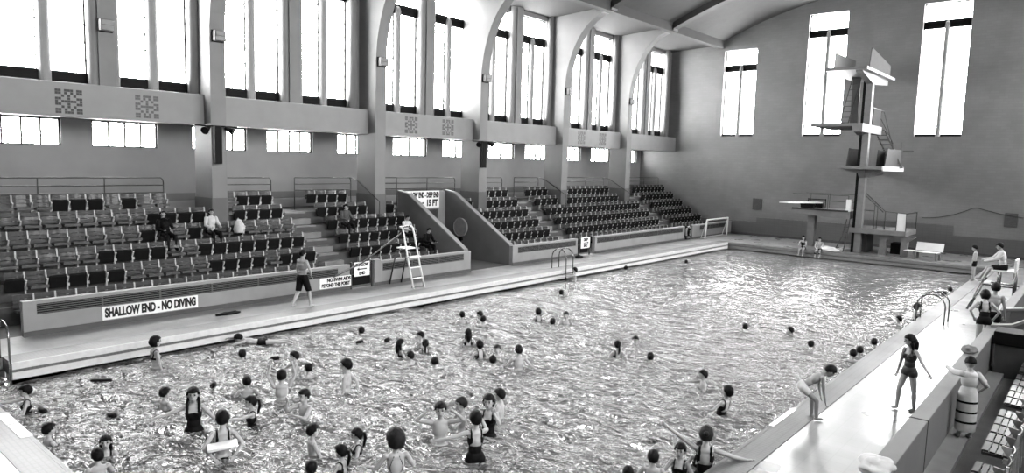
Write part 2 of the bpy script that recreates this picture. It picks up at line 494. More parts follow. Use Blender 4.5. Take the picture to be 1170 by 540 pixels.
# ------------------------------------------------------------------ roof vault and ribs
def vz(x): return 15.55-2.45*((x-XC)/10.4)**2
xs = [-21.3+21.0*i/32 for i in range(33)]
v = MB()
for i in range(32):
    v.add([(xs[i], YN, vz(xs[i])), (xs[i+1], YN, vz(xs[i+1])), (xs[i+1], YW, vz(xs[i+1])), (xs[i], YW, vz(xs[i])),
           (xs[i], YN, vz(xs[i])+.3), (xs[i+1], YN, vz(xs[i+1])+.3), (xs[i+1], YW, vz(xs[i+1])+.3), (xs[i], YW, vz(xs[i])+.3)],
          [(0, 3, 2, 1), (4, 5, 6, 7)])
struct(v.build('ceiling', M_CEIL, smooth=True))
for p in PIERS:
    r = MB()
    for i in range(32):
        a, c = xs[i], xs[i+1]
        r.add([(a, p, vz(a)-.38), (c, p, vz(c)-.38), (c, p+PW, vz(c)-.38), (a, p+PW, vz(a)-.38),
               (a, p, vz(a)+.02), (c, p, vz(c)+.02), (c, p+PW, vz(c)+.02), (a, p+PW, vz(a)+.02)],
              [(0, 3, 2, 1), (4, 5, 6, 7), (0, 1, 5, 4), (2, 3, 7, 6)])
    struct(r.build('trim_roof_rib', M_RIB))

# ------------------------------------------------------------------ far and near walls
def end_wall(y0, y1, name, wins, m):
    b = MB(); xl, xr = XR-.25, mx(XR)+.25
    x = xl
    for (a, c, z0, z1) in wins:
        b.box(x, a, y0, y1, -.5, 17)
        b.box(a, c, y0, y1, -.5, z0); b.box(a, c, y0, y1, z1, 17); x = c
    b.box(x, xr, y0, y1, -.5, 17)
    return struct(b.build(name, m))
FW = [(-20.95, -18.68, 6.70, 12.52), (-15.42, -13.10, 6.70, 14.32), (-9.02, -6.66, 6.66, 14.22), (-3.3, -1.03, 6.7, 12.5)]
end_wall(YW, YW+.5, 'wall_far', FW, M_BRICKW)
end_wall(YN-.5, YN, 'wall_near', [], mat('near_plaster', .22, .7))  # unseen near wall darkened so that it bounces less light
for yy, sgn in ((YW, 1),):
    for (a, c, z0, z1) in FW:
        f = MB(); gl = MB(); xm = (a+c)/2; zt = z1-1.42
        ya, yb = sorted((yy+sgn*.26, yy+sgn*.36))
        f.box(a, xm, ya, yb, zt, zt+.46); f.box(xm, c, ya, yb, zt, zt+.46)
        f.box(a, c, ya, yb, z1-.05, z1); f.box(a, a+.04, ya, yb, z0, z1); f.box(c-.04, c, ya, yb, z0, z1)
        f.box(a, c, ya, yb, z0, z0+.16)
        f.tube([(xm, yy+sgn*.24, z0), (xm, yy+sgn*.24, zt+.1), (xm, yy+sgn*.24, zt+.3), (xm, yy+sgn*.24, zt+.4)], [.13, .13, .11, .04], 14, 1)
        ga, gb = sorted((yy+sgn*.31, yy+sgn*.32))
        gl.box(a, c, ga, gb, z0, z1)
        window('', f, gl)
        portal(xm, yy+sgn*.2, (z0+z1)/2, c-a, z1-z0, (0, -sgn, 0))
# dado on the far wall, stepped
dd = MB()
dd.box(-27.0, -18.0, YW-.03, YW, 0, .95); dd.box(-18.0, -11.6, YW-.03, YW, 0, 1.25); dd.box(-11.6, -6.58, YW-.03, YW, 0, 1.62); dd.box(-6.58, mx(XR), YW-.03, YW, 0, 1.05)
struct(dd.build('trim_far_dado', M_DADO))
sk = MB(); sk.box(-20, -2, YW-.06, YW, 0, .16); struct(sk.build('baseboard_far', M_PLINTH))
# plaques and the drooping cable
for (x, z, lab) in ((-18.04, 2.15, 'small square vent plate on far wall below the first tall window'), (-3.95, 2.12, 'square plaque on far wall under the drooping cable')):
    e = empty('wall_plaque', (x, YW, z), 0, lab, 'plaque')
    q = MB(); q.box(-.3, .3, -.04, 0, -.38, .38); q.build('plate', mat('plaque_grey', .16, .5), e, bevel=.01)
    q = MB(); q.box(-.26, .26, -.055, -.04, .2, .32)
    for k in range(5): q.box(-.24, .24, -.05, -.04, -.3+k*.1, -.27+k*.1)
    q.build('grille', M_PLINTH, e)
q = MB(); pts = []
for i in range(41):
    t = i/40; x = -8.2+7.0*t
    if t < .36: z = 1.95+.0*t+.75*(t/.36)**2
    elif t < .4: z = 2.7-.05*(t-.36)/.04
    else: z = 2.25+.40*((t-.80)/.40)**2
    pts.append((x, YW-.06, z))
q.tube(pts, .02, 6)
tag(q.build('hanging_cable', M_DKRAIL), 'dark cable drooping along the far wall beside the tower', 'cable')

# ------------------------------------------------------------------ left stand: terrace, parapet, vomitory
RX = [-24.9+.74*k for k in range(6)]
RZ = [2.356-.471*k for k in range(6)]
VY0, VY1 = 20.48, 23.14
t = MB()
for k in range(5):
    x0 = (XR if k == 0 else RX[k]-.14); x1 = RX[k+1]-.14
    if k == 0:
        t.box(x0, x1, 3.0, YW, -.1, RZ[k])
    else:
        for (a, c) in ((3.0, VY0-.06), (VY1+.06, YW)): t.box(x0, x1, a, c, -.1, RZ[k])
struct(t.build('floor_terrace', M_STEP))
# mirrored terrace on the right, beyond the barrier
t = MB()
for k in range(5):
    x0 = mx(RX[k+1]-.14)+.2; x1 = mx(XR) if k == 0 else mx(RX[k]-.14)+.2
    t.box(x0, x1, 8.0, YW, -.1, RZ[k])
struct(t.build('floor_terrace_right', M_STEP))
# aisle stairs
for i, (a, c) in enumerate(((14.74, 15.62), (28.72, 29.50), (40.22, 40.95))):
    t = MB()
    for k in range(5):
        x1 = RX[k+1]-.14
        t.box(x1, x1+.37, a, c, 0 if k == 4 else RZ[k+1], (RZ[k]+RZ[k+1])/2)
        t.box((RX[k]-.14)+.37 if k else XR+1.0, x1+.012, a, c, RZ[k]-.05, RZ[k]+.012)
    tag(t.build('aisle_stairs', M_AISLE), 'pale aisle stairs climbing the stand, ' + ['beside the swim aids sign', 'above the opening with the far white notice', 'nearest the far end wall'][i], 'stairs', 'aisle stairs of the stand')
# parapet
SEG = [(4.85, 14.45), (15.52, VY0), (VY1, 28.08), (29.62, 39.5), (40.55, YW)]
pp = MB()
for a, c in SEG:
    pp.box(XPAR-.2, XPAR, a, c, 0, .88)
pp.box(XPAR-.22, XPAR+.02, 15.50, 15.80, 0, .95)
struct(pp.build('wall_parapet', M_PARA, bevel=.012))
pl = MB()
for a, c in SEG: pl.box(XPAR, XPAR+.03, a, c, 0, .13)
struct(pl.build('baseboard_left', M_PLINTH))
# vomitory: two raking walls and a door wall
vm = MB()
for y0, y1 in ((VY0-.2, VY0), (VY1, VY1+.2)):
    vm.prism([(XPAR-.2, 0), (XPAR-.2, .88), (-20.0, .90), (-23.5, 3.0), (-24.2, 3.12), (-24.2, 0)][::-1], 'Y', y0, y1)
struct(vm.build('wall_vomitory', mat('vomitory_paint', .30, .6, .08, 2)))
cp = MB()
for y0, y1 in ((VY0-.22, VY0+.02), (VY1-.02, VY1+.22)):
    cp.prism([(XPAR-.2, .88), (-20.0, .90), (-23.5, 3.0), (-24.2, 3.12), (-24.2, 3.17), (-23.5, 3.06), (-20.0, .96), (XPAR-.2, .95)][::-1], 'Y', y0, y1)
struct(cp.build('trim_raking_coping', M_BAND))
dw = MB()
dw.box(-24.28, -24.1, VY0, VY0+1.0, 0, 2.25); dw.box(-24.28, -24.1, VY1-.45, VY1, 0, 2.25); dw.box(-24.28, -24.1, VY0, VY1, 2.25, 3.1)
struct(dw.build('wall_vomitory_end', M_PARA))
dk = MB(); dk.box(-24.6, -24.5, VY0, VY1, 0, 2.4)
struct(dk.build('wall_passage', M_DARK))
dr = MB(); dr.box(-24.26, -24.20, VY0+1.7, VY1-.45, 0, 2.2); struct(dr.build('door_1', mat('passage_door', .10, .4)))
# grilles in the parapet
GR = [(5.15, 13.95, 'under the front seats by the shallow end sign'), (15.9, 20.05, 'behind the tall white ladder chair'), (23.5, 27.9, 'just past the stand entrance'),
      (29.8, 39.2, 'long one beyond the far notice'), (41.6, 45.8, 'behind the white goal frame')]
for a, c, lab in GR:
    e = empty('ventilation_grille', (XPAR, a, .67), 0, 'dark parapet ventilation grille, '+lab, 'vent', 'parapet grilles')
    q = MB(); q.box(-.005, .006, 0, c-a, -.14, .12); q.build('backing', M_DARK, e)
    q = MB()
    for k in range(5): q.box(.006, .022, 0, c-a, -.125+k*.052, -.105+k*.052)
    n = int((c-a)/1.7)
    for k in range(1, n+1): q.box(.006, .026, (c-a)*k/(n+1)-.02, (c-a)*k/(n+1)+.02, -.14, .12)
    q.build('slats', mat('grille_slat', .22, .5), e)

# ------------------------------------------------------------------ text and signs
def text(body, size, loc, parent, sx=1.0, m=M_INK, facing='X', name='lettering'):
    cu = bpy.data.curves.new(name, 'FONT'); cu.body = body; cu.size = size; cu.align_x = 'CENTER'; cu.align_y = 'CENTER'
    cu.extrude = .004; cu.offset = .011*size/.2
    cu.materials.append(m)
    t_ = bpy.data.objects.new('tmp', cu); COL.objects.link(t_)
    me = bpy.data.meshes.new_from_object(t_.evaluated_get(bpy.context.evaluated_depsgraph_get()))
    bpy.data.objects.remove(t_)
    if not me.materials: me.materials.append(m)
    o = bpy.data.objects.new(name, me); COL.objects.link(o)
    o.parent = parent; o.location = loc
    o.rotation_euler = (PI/2, 0, PI/2) if facing == 'X' else (PI/2, 0, 0)
    o.scale = (sx, 1, 1)
    return o
def sign(x, y0, y1, z0, z1, label, lines, arrow=None):
    e = empty('notice_sign', (x, (y0+y1)/2, (z0+z1)/2), 0, label, 'sign')
    q = MB(); q.box(0, .025, -(y1-y0)/2, (y1-y0)/2, -(z1-z0)/2, (z1-z0)/2); bo = q.build('board', M_SIGN, e, bevel=.004)
    for (s, size, dy, dz, sx) in lines: text(s, size, (.03, dy, dz), bo, sx)
    if arrow:
        for (dy, dz, ln, d) in arrow:
            q = MB(); q.box(.026, .034, -ln/2, ln/2, -.02, .02)
            q.prism([(d*(ln/2+.09), 0), (d*(ln/2-.01), .055), (d*(ln/2-.01), -.055)] if d > 0 else [(d*(ln/2+.09), 0), (d*(ln/2-.01), -.055), (d*(ln/2-.01), .055)], 'X', .026, .034)
            a = q.build('arrow', M_INK, bo); a.location = (0, dy, dz)
    return e
sign(XPAR+.002, 6.60, 9.12, .155, .50, 'long white notice reading SHALLOW END - NO DIVING on parapet', [('SHALLOW END - NO DIVING', .32, 0, 0, .57)])
sign(XPAR+.002, 13.22, 14.50, .155, .52, 'white two-line notice about swim aids on parapet end', [('NO SWIM AIDS', .165, .12, .085, .85), ('BEYOND THIS POINT', .165, 0, -.085, .72)])
sign(XPAR+.03, 14.60, 15.26, .44, .94, 'square white SHALLOW END notice with arrow in first aisle opening', [('SHALLOW', .15, 0, .15, .78), ('END', .15, 0, -.15, .85)], [(.03, 0, .34, -1)])
sign(XPAR+.03, 28.30, 29.06, .36, .90, 'square white DEEP END notice in the second aisle opening', [('DEEP', .19, 0, .15, .85), ('END', .19, 0, -.15, .85)], [(0, 0, .34, 1)])
sign(-24.09, VY0+.05, VY1-.42, 2.33, 3.12, 'large white SHALLOW END and DEEP END board over stand entrance',
     [('SHALLOW END - DEEP END', .34, 0, .19, .50), ('15 FT', .40, .62, -.18, .75)], [(-.62, -.17, .30, -1), (-.10, -.17, .30, 1)])
# posts carrying the aisle notices
for (y0, lab) in ((14.5, 'dark low gate under the notice in first aisle opening'), (28.2, 'dark low gate under the notice in second aisle opening')):
    e = empty('aisle_gate', (XPAR, y0, 0), 0, lab, 'gate')
    for yy in (0, .9):
        q = MB(); q.tube([(0, yy, 0), (0, yy, .95)], .035); q.build('post', M_DKRAIL, e)
    q = MB(); q.tube([(0, 0, .88), (0, .9, .88)], .03); q.build('top_bar', M_DKRAIL, e)
    q = MB(); q.box(-.08, -.05, .03, .87, .12, .5)
    q.build('gate_panel', M_DARK, e)
# round dial and lifebuoy
e = empty('wall_dial', (-22.95, VY1, 1.45), 0, 'pale round dial mounted on the far raking wall of the entrance', 'dial')
q = MB(); q.tube([(0, -.01, 0), (0, -.12, 0)], .42, 28); q.build('face', mat('dial_face', .55, .4), e)
q = MB(); q.tube([(math.cos(a)*.42, -.12, math.sin(a)*.42) for a in [2*PI*k/28 for k in range(29)]], .025, 6); q.build('rim', M_BAND, e)
q = MB(); q.box(-.09, .09, -.1, -.0, -.62, -.42); q.tube([(0, -.05, -.6), (.05, -.05, -.8), (.15, -.05, -.72)], .02, 6); q.build('bracket', M_DARK, e)
e = empty('lifebuoy', (XPAR-.05, 40.05, .46), 0, 'lifebuoy ring hanging in the parapet gap near the goal frame', 'lifebuoy')
q = MB(); q.tube([(.02, math.cos(a)*.30, math.sin(a)*.34) for a in [2*PI*k/28 for k in range(29)]], .07, 10); q.build('ring', M_BAND, e, smooth=True)
q = MB(); q.box(-.08, -.05, -.5, .45, -.46, .42); q.build('backing_board', M_DARK, e)
q = MB()
for a in (.6, 2.2, 3.8, 5.4): q.tube([(.02, math.cos(a+d)*.30, math.sin(a+d)*.34) for d in (-.12, 0, .12)], .078, 10)
q.build('bands', M_DARK, e)

# carved emblems on the band
PAT = ["##.###.##", "##.#.#.##", "..#.#.#..", "##..#..##", "#.#####.#", "##..#..##", "..#.#.#..", "##.#.#.##", "##.###.##"]
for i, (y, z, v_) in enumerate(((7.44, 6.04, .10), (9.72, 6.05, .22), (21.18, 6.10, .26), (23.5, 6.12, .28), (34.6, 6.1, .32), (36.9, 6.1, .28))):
    lab = ['darkest square cross-pattern emblem on the band', 'paler square emblem right of the darkest one', 'faint square emblem right of the second pier', 'faint square emblem left of the third pier',
           'faint square emblem on band right of the fourth pier', 'faint square emblem on band left of the fifth pier'][i]
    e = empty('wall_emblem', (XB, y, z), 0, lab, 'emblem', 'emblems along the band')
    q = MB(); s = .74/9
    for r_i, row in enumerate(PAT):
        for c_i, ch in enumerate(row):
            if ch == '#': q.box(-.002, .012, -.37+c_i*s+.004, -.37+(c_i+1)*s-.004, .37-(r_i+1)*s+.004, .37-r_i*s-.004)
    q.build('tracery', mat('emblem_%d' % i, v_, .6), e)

# wall lamps on piers and on the near pilaster
def wall_lamp(x, y, z, label):
    e = empty('wall_lamp', (x, y, z), 0, label, 'lamp', 'box lamps on the piers')
    q = MB(); q.box(0, .06, -.22, .22, -.20, .20); q.build('back_plate', M_DARK, e)
    q = MB(); q.box(.06, .26, -.20, .20, -.18, .18); hs_ = q.build('housing', mat('lamp_housing', .25, .5), e, bevel=.02)
    q = MB()
    q.box(.26, .275, -.17, .17, -.15, -.01); q.box(.26, .275, -.17, .17, .02, .15); q.build('lens', mat('lamp_lens', .45, .4), hs_)
wall_lamp(XWN+.45, 8.62, 8.52, 'small metal box lamp on the pilaster above the first emblems')
for i, p in enumerate(PIERS[2:]):
    wall_lamp(-23.85, p+.28, 8.60, 'small metal box lamp on the '+ORD[i]+' pier')

# loudspeaker columns
for p, lab in ((11.62, 'dark column loudspeaker hanging on the first pier'), (25.2, 'dark column loudspeaker hanging on the third pier')):
    e = empty('column_speaker', (-23.83, p+.16, 5.55), 0, lab, 'loudspeaker', 'pier loudspeakers')
    q = MB(); q.box(0, .2, -.13, .13, -1.32, -.02); q.build('cabinet', M_DARK, e, bevel=.02)
    q = MB(); q.tube([(.05, -.75, -.02), (.05, .75, -.02)], .025); q.build('cross_bar', M_DARK, e)
    for s in (-1, 1):
        q = MB(); q.tube([(.1, s*.28, -.05), (.18, s*.42, -.14), (.26, s*.52, -.2)], .06, 12, r1=.14); q.build('horn', M_DARK, e)

# ------------------------------------------------------------------ rails at the back of the stand
def rail(pts_list, posts, label, name='guard_rail', m=M_DKRAIL, r=.022, group=None, cat='railing'):
    e = empty(name, posts[0][0] if posts else pts_list[0][0], 0, label, cat, group)
    o = Vector(e.location)
    q = MB()
    for pl_ in pts_list: q.tube([Vector(p)-o for p in pl_], r, 7)
    q.build('rails', m, e, smooth=True)
    for a, c in posts:
        q = MB(); q.tube([Vector(a)-o, Vector(c)-o], r, 7); q.build('post', m, e, smooth=True)
    return e
RAILS = [(3.0, 10.65, 'behind the top row left of the first pier'), (12.3, 14.83, 'short one between first pier and first aisle'), (15.89, 18.7, 'between first aisle and second pier'), (19.4, 25.15, 'above the stand entrance'),
         (25.8, 28.79, 'short one right of the third pier'), (29.83, 32.0, 'short one left of the fourth pier'), (32.75, 38.9, 'between fourth and fifth piers'), (40.0, 46.3, 'in the far corner')]
for a, c, lab in RAILS:
    X_ = -25.5; zb = RZ[0]; n = max(1, round((c-a)/1.9))
    rl = [[(X_, a, 3.68), (X_, c-.1, 3.68), (X_, c-.02, 3.62), (X_, c, 3.5)], [(X_, a, 3.42), (X_, c, 3.42)], [(X_, a, 3.16), (X_, c, 3.16)]]
    ps = [((X_, a+(c-a)*i/n, zb), (X_, a+(c-a)*i/n, 3.68 if i < n else 3.5)) for i in range(n+1)]
    rail(rl, ps, 'thin dark railing at back of stand, '+lab, group='railings behind the top row')
for p, lab in ((18.75, 'second'), (32.05, 'fourth'), (38.95, 'fifth')):
    rail([[(-25.5, p-.12, 3.68), (-25.0, p-.12, 3.60), (-23.4, p-.12, 2.75)]], [((-23.4, p-.12, 1.6), (-23.4, p-.12, 2.75))], 'sloping handrail running down beside the '+lab+' pier', 'handrail', cat='handrail')
rail([[(-21.5, 4.3, 1.5), (-20.3, 4.3, .98), (-19.5, 4.3, .95), (-19.45, 4.3, .6)], [(-21.5, 4.3, 1.0), (-20.3, 4.3, .55), (-19.5, 4.3, .5)]],
     [((-20.3, 4.3, 0), (-20.3, 4.3, .98)), ((-19.5, 4.3, 0), (-19.5, 4.3, .95))], 'bent tubular handrail at near end of the left parapet', 'handrail', M_STEEL, cat='handrail')

# ------------------------------------------------------------------ tip-up seats
def curved_panel(bm, w, z0, z1, x0, depth, th, seg=6, tilt=0):
    """panel facing +X, bowed backwards"""
    for i in range(seg):
        y0 = -w/2+w*i/seg; y1 = -w/2+w*(i+1)/seg
        f = lambda y: x0-depth*(1-(2*y/w)**2)
        a, c = f(y0), f(y1)
        bm.add([(a, y0, z0), (c, y1, z0), (c-tilt, y1, z1), (a-tilt, y0, z1), (a-th, y0, z0), (c-th, y1, z0), (c-th-tilt, y1, z1), (a-th-tilt, y0, z1)],
               [(0, 1, 2, 3), (5, 4, 7, 6), (3, 2, 6, 7), (1, 0, 4, 5), (0, 3, 7, 4), (2, 1, 5, 6)])
def make_seat(down):
    e = empty('tip_up_seat', (0, 0, 0))
    q = MB()
    for z0, z1 in ((.46, .555), (.575, .67), (.69, .80)): curved_panel(q, .43, z0, z1, .02-.08*(z0-.46), .035, .016, 5, .012)
    q.build('backrest', M_DKWOOD, e)
    q = MB()
    if down:
        for i in range(4): q.box(.06+i*.085, .13+i*.085, -.21, .21, .405+.008*i, .43+.008*i)
        q.box(.06, .39, -.20, -.17, .37, .41); q.box(.06, .39, .17, .20, .37, .41); q.box(.385, .40, -.21, .21, .38, .45)
        q.build('seat_pan', M_PANTOP, e)
    else:
        q.prism([(.07, .30), (.10, .295), (.155, .60), (.145, .66), (.12, .655)], 'Y', -.205, .205)
        q.build('seat_pan', M_PAN, e)
    q = MB()
    q.prism([(-.05, 0), (.20, 0), (.20, .03), (.06, .06), (.06, .42), (.16, .56), (.15, .60), (.02, .58), (-.02, .81), (-.055, .81), (-.03, .4)], 'Y', .230, .268)
    q.box(.05, .12, .215, .285, .33, .40)
    q.build('standard', M_IRON, e)
    return e
SEAT_DN = make_seat(True); SEAT_UP = make_seat(False)
down_rng = {0: [(0, 7.2), (8.3, 8.8), (9.55, 11.5), (12.7, 13.2)], 1: [(0, 9.6)], 2: [(0, 9.0), (9.5, 10.4), (12.4, 15)], 3: [(0, 7.7), (9.6, 10.5), (10.6, 10.7)],
            4: [(5.4, 5.95), (7.9, 10.4), (12.6, 13.2)], 5: [(5, 9)]}
blocks = {'first': (4.9, 14.70), 'second': (15.66, 20.25), 'third': (23.4, 28.66), 'fourth': (29.6, 40.1), 'fifth': (41.0, 46.35)}
SEATS = []
for k in range(6):
    for bn, (a, c) in blocks.items():
        idx = 0
        for j in range(200):
            y = .22+.5*j+ (0)
            if y-.27 < a or y+.27 > c: continue
            if k == 0 and (10.7 < y < 12.35 or y > 18.4 and y < 25.95 or 17.9 < y < 20): continue
            if k <= 1 and any(p-.3 < y < p+PW+.3 for p in PIERS): continue
            if k == 1 and 39.6 < y < 41: continue
            if k == 0 and 38.9 < y < 41.5: continue
            dn = any(u < y < v for u, v in down_rng[k]) and bn == 'first'
            if (k, round(y, 2)) in ((2, 11.22), (2, 9.72), (2, 16.72), (3, 19.22), (4, 19.72), (2, 11.72)): dn = True
            SEATS.append((k, bn, idx, y, dn)); idx += 1
def dist(s): return math.hypot(RX[s[0]], s[3])
SEATS.sort(key=dist)
NIND = 278
rown = ['top row', 'second row down', 'third row down', 'fourth row down', 'second row up', 'front row']
first_used = {True: False, False: False}
for s in SEATS[:NIND]:
    k, bn, idx, y, dn = s
    proto = SEAT_DN if dn else SEAT_UP
    if first_used[dn]: o = copy_tree(proto)
    else: o = proto; first_used[dn] = True
    o.location = (RX[k], y, RZ[k]+.012 if k < 5 else 0.0)
    o['label'] = ('dark slatted tip-up seat folded down' if dn else 'dark tip-up seat tipped up')+', %s, %s block, %s along' % (rown[k], bn, ORD[idx])
    o['category'] = 'seat'; o['group'] = 'tip-up seats of the left stand'
rest = MB()
def merge(src, dst, loc):
    for ch, mi in zip(src.children, (0, 1, 2)):
        me = ch.data
        dst.add([(v.co.x+loc[0], v.co.y+loc[1], v.co.z+loc[2]) for v in me.vertices], [tuple(p.vertices) for p in me.polygons], mi)
for s in SEATS[NIND:]:
    merge(SEAT_UP, rest, (RX[s[0]], s[3], RZ[s[0]]+.012 if s[0] < 5 else 0))
tag(rest.build('far_tip_up_seats', [M_DKWOOD, M_PAN, M_IRON]), 'distant rows of dark tip-up seats towards the far wall', 'seats', kind='stuff')

# right stand: barrier, end block, single row of seats seen from above
XBR = -2.0
bb = MB(); bb.box(XBR, -1.75, 6.0, 20.43, 0, .9)
bb.box(XBR, -1.75, 23.0, YW, 0, .9)
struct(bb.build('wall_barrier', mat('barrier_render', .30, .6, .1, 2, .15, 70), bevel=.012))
jn = MB(); jn.box(XBR-.004, -1.746, 11.72, 11.76, 0, .904); struct(jn.build('trim_barrier_joint', M_DARK))
vr = MB()
for y0, y1 in ((20.23, 20.43), (23.0, 23.2)):
    vr.prism([(-1.75, 0), (-1.75, .9), (-1.5, .95), (1.9, 3.0), (2.6, 3.1), (2.6, 0)], 'Y', y0, y1)
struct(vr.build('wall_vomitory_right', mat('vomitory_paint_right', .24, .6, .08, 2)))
cr = MB()
for y0, y1 in ((20.2, 20.46), (22.97, 23.23)):
    cr.prism([(-1.9, .9), (-1.5, .95), (1.9, 3.0), (1.9, 3.07), (-1.5, 1.02), (-1.9, .95)], 'Y', y0, y1)
struct(cr.build('trim_right_raking_coping', M_BAND))
kb = MB(); kb.box(-1.75, -1.45, 6, 20.2, 0, .10); struct(kb.build('trim_kerb_step', M_AISLE))
rgt = copy_tree(SEAT_DN)
def seat_r(y, i, lab):
    o = rgt if i == 0 else copy_tree(SEAT_DN)
    o.location = (-.72, y, 0); o.rotation_euler = (0, 0, PI)
    tag(o, lab, 'seat', 'seats behind the right barrier')
i = 0
for n_, y in enumerate([10.6, 11.1, 11.6, 12.6, 13.1, 13.6, 14.1, 14.6, 15.5, 16.0, 16.5, 17.0, 17.5, 18.2, 18.7, 19.2]):
    seat_r(y, n_, 'slatted seat behind the right barrier, %s counting up from the frame bottom' % ORD[n_])
# dark box and bin at end of that trough
e = empty('storage_box', (-1.35, 19.3, 0), 0, 'grey cabinet with black box on top at end of seat trough', 'box')
q = MB(); q.box(-.32, .32, -.3, .3, 0, .75); q.build('cabinet', M_PLINTH, e, bevel=.01)
q = MB(); q.box(-.36, .36, -.34, .34, .75, 1.05); q.build('top_box', M_DARK, e, bevel=.02)

# ------------------------------------------------------------------ lifeguard chairs
def chair_left():
    e = empty('lifeguard_chair', (-18.75, 16.45, 0), 0, 'tall white ladder-like lifeguard chair on the left deck', 'chair')
    for s in (-1, 1):
        q = MB(); q.tube([(.35, s*.26, 0), (.0, s*.25, 1.1), (-.22, s*.24, 1.9), (-.32, s*.24, 2.12), (-.45, s*.24, 2.14)], .032, 8); q.build('leg', M_WHITE, e, smooth=True)
        q = MB(); q.tube([(-.95, s*.28, 0), (-.6, s*.26, 1.25)], .028, 8); q.build('leg', M_DKRAIL, e, smooth=True)
        q = MB(); q.tube([(-.6, s*.26, 1.25), (-.10, s*.25, 1.38)], .024, 8); q.build('side_bar', M_DKRAIL, e)
    for z, x in ((.35, .24), (.72, .12)):
        q = MB(); q.box(x-.04, x+.04, -.26, .26, z-.015, z+.015); q.build('rung', M_WHITE, e)
    q = MB(); q.box(-.06, .14, -.27, .27, 1.08, 1.12); q.build('footplate', M_WHITE, e)
    q = MB(); q.box(-.62, -.12, -.25, .25, 1.36, 1.40); q.build('seat', M_WHITE, e)
    q = MB(); q.tube([(.27, -.26, .05), (.27, .26, .05)], .03, 8); q.tube([(-.45, -.24, 2.14), (-.45, .24, 2.14)], .028, 8); q.build('cross_bar', M_STEEL, e)
chair_left()
def chair_right():
    e = empty('lifeguard_chair', (-2.72, 28.9, 0), 0, 'high pale lifeguard chair with sloping front legs on right deck', 'chair')
    for y in (-.35, .35):
        q = MB(); q.tube([(-.62, y-.7, 0), (-.28, y-.15, 1.0)], .035, 8); q.build('leg', M_STEEL, e, smooth=True)
        q = MB(); q.tube([(.55, y+.1, 0), (.55, y+.1, 1.62)], .035, 8); q.build('leg', M_STEEL, e, smooth=True)
        q = MB(); q.tube([(-.33, y-.2, .85), (.55, y+.1, .80)], .03, 8); q.build('side_bar', M_STEEL, e, smooth=True)
        q = MB(); q.tube([(.10, y, .82), (.10, y, 1.32)], .03, 8); q.build('seat_post', M_STEEL, e, smooth=True)
    q = MB(); q.box(-.12, .55, -.38, .42, 1.30, 1.35); q.build('seat', M_WHITE, e, bevel=.01)
    q = MB(); q.box(.52, .58, -.36, .46, 1.35, 1.75); q.build('backrest', M_WHITE, e, bevel=.01)
    q = MB(); q.box(-.42, -.12, -.45, .35, .86, .90); q.build('footplate', M_WHITE, e, bevel=.01)
    q = MB(); q.box(-.48, -.42, -.95, -.1, .40, .43); q.build('rung', M_STEEL, e)
chair_right()

# pool ladders
def hoop(x, y, sx, label, sy=1.0, w_=.5):
    e = empty('pool_ladder', (x, y, 0), 0, label, 'ladder')
    for s in (-1, 1):
        q = MB(); pts = [(-.35*sx, s*w_/2, 0)]+[(-.35*sx+sx*(.42-.42*math.cos(a))*.9, s*w_/2, .55+.35*math.sin(a)) for a in [PI*k/10 for k in range(11)]]+[(.42*sx, s*w_/2, -1.2)]
        q.tube(pts, .022, 8); q.build('handrail', M_STEEL, e, smooth=True)
    for k in range(4):
        q = MB(); q.box(min(.36*sx, .48*sx), max(.36*sx, .48*sx), -w_/2, w_/2, -.35-.25*k, -.32-.25*k); q.build('tread', M_STEEL, e)
hoop(PX0-.30, 24.1, 1, 'steel hooped ladder rails on left pool edge past the entrance')
hoop(PX1+.45, 24.6, -1, 'steel hooped ladder rails on right pool edge', w_=.7)
hoop(PX0-.35, 3.75, 1, 'steel ladder rail in the near left pool corner')

# goal frame
e = empty('water_polo_goal', (-19.35, 43.2, 0), 0, 'white goal frame standing in the far left corner', 'goal')
q = MB(); q.tube([(0, -1.65, 0), (.05, -1.6, 1.2), (.05, 1.6, 1.2), (0, 1.65, 0)], .055, 8); q.build('frame', M_WHITE, e)
q = MB(); q.tube([(-.3, -1.6, .03), (0, -1.65, .03)], .03); q.tube([(-.3, 1.6, .03), (0, 1.65, .03)], .03); q.tube([(-.3, -1.6, .03), (-.3, 1.6, .03)], .03)
q.tube([(-.3, -1.6, .03), (.05, -1.6, 1.2)], .02); q.tube([(-.3, 1.6, .03), (.05, 1.6, 1.2)], .02); q.build('stay', M_WHITE, e)

# ------------------------------------------------------------------ diving tower
tw = empty('diving_tower', (-10.5, 42.3, 0), 0, 'tall concrete diving tower with stacked platforms by far wall', 'diving tower')
TO = Vector((-10.5, 42.3, 0))
def tb(x0, x1, y0, y1, z0, z1): return (x0-TO.x, x1-TO.x, y0-TO.y, y1-TO.y, z0, z1)
q = MB(); q.box(*tb(-10.66, -10.34, 42.0, 42.42, 0, 9.75)); q.build('column', M_CONC, tw, bevel=.01)
q = MB(); q.box(*tb(-10.82, -10.68, 42.05, 42.6, 0, 9.6)); q.build('cable_duct', M_DARK, tw)
def platform(x0, x1, y0, y1, z, th, nose=None):
    e_ = MB(); e_.box(*tb(x0, x1, y0, y1, z-th, z)); 
    o = e_.build('platform', M_CONC, tw, bevel=.01); return o
def bracket(x0, x1, y0, y1, z, dz):
    q = MB()
    q.prism([(y0-TO.y, z), (y1-TO.y, z), (y1-TO.y, z-dz*.6), (42.6-TO.y, z-dz), (42.0-TO.y, z-dz), (y0-TO.y, z-.08)][::-1], 'X', x0-TO.x, x1-TO.x)
    q.build('bracket', M_CONC, tw)
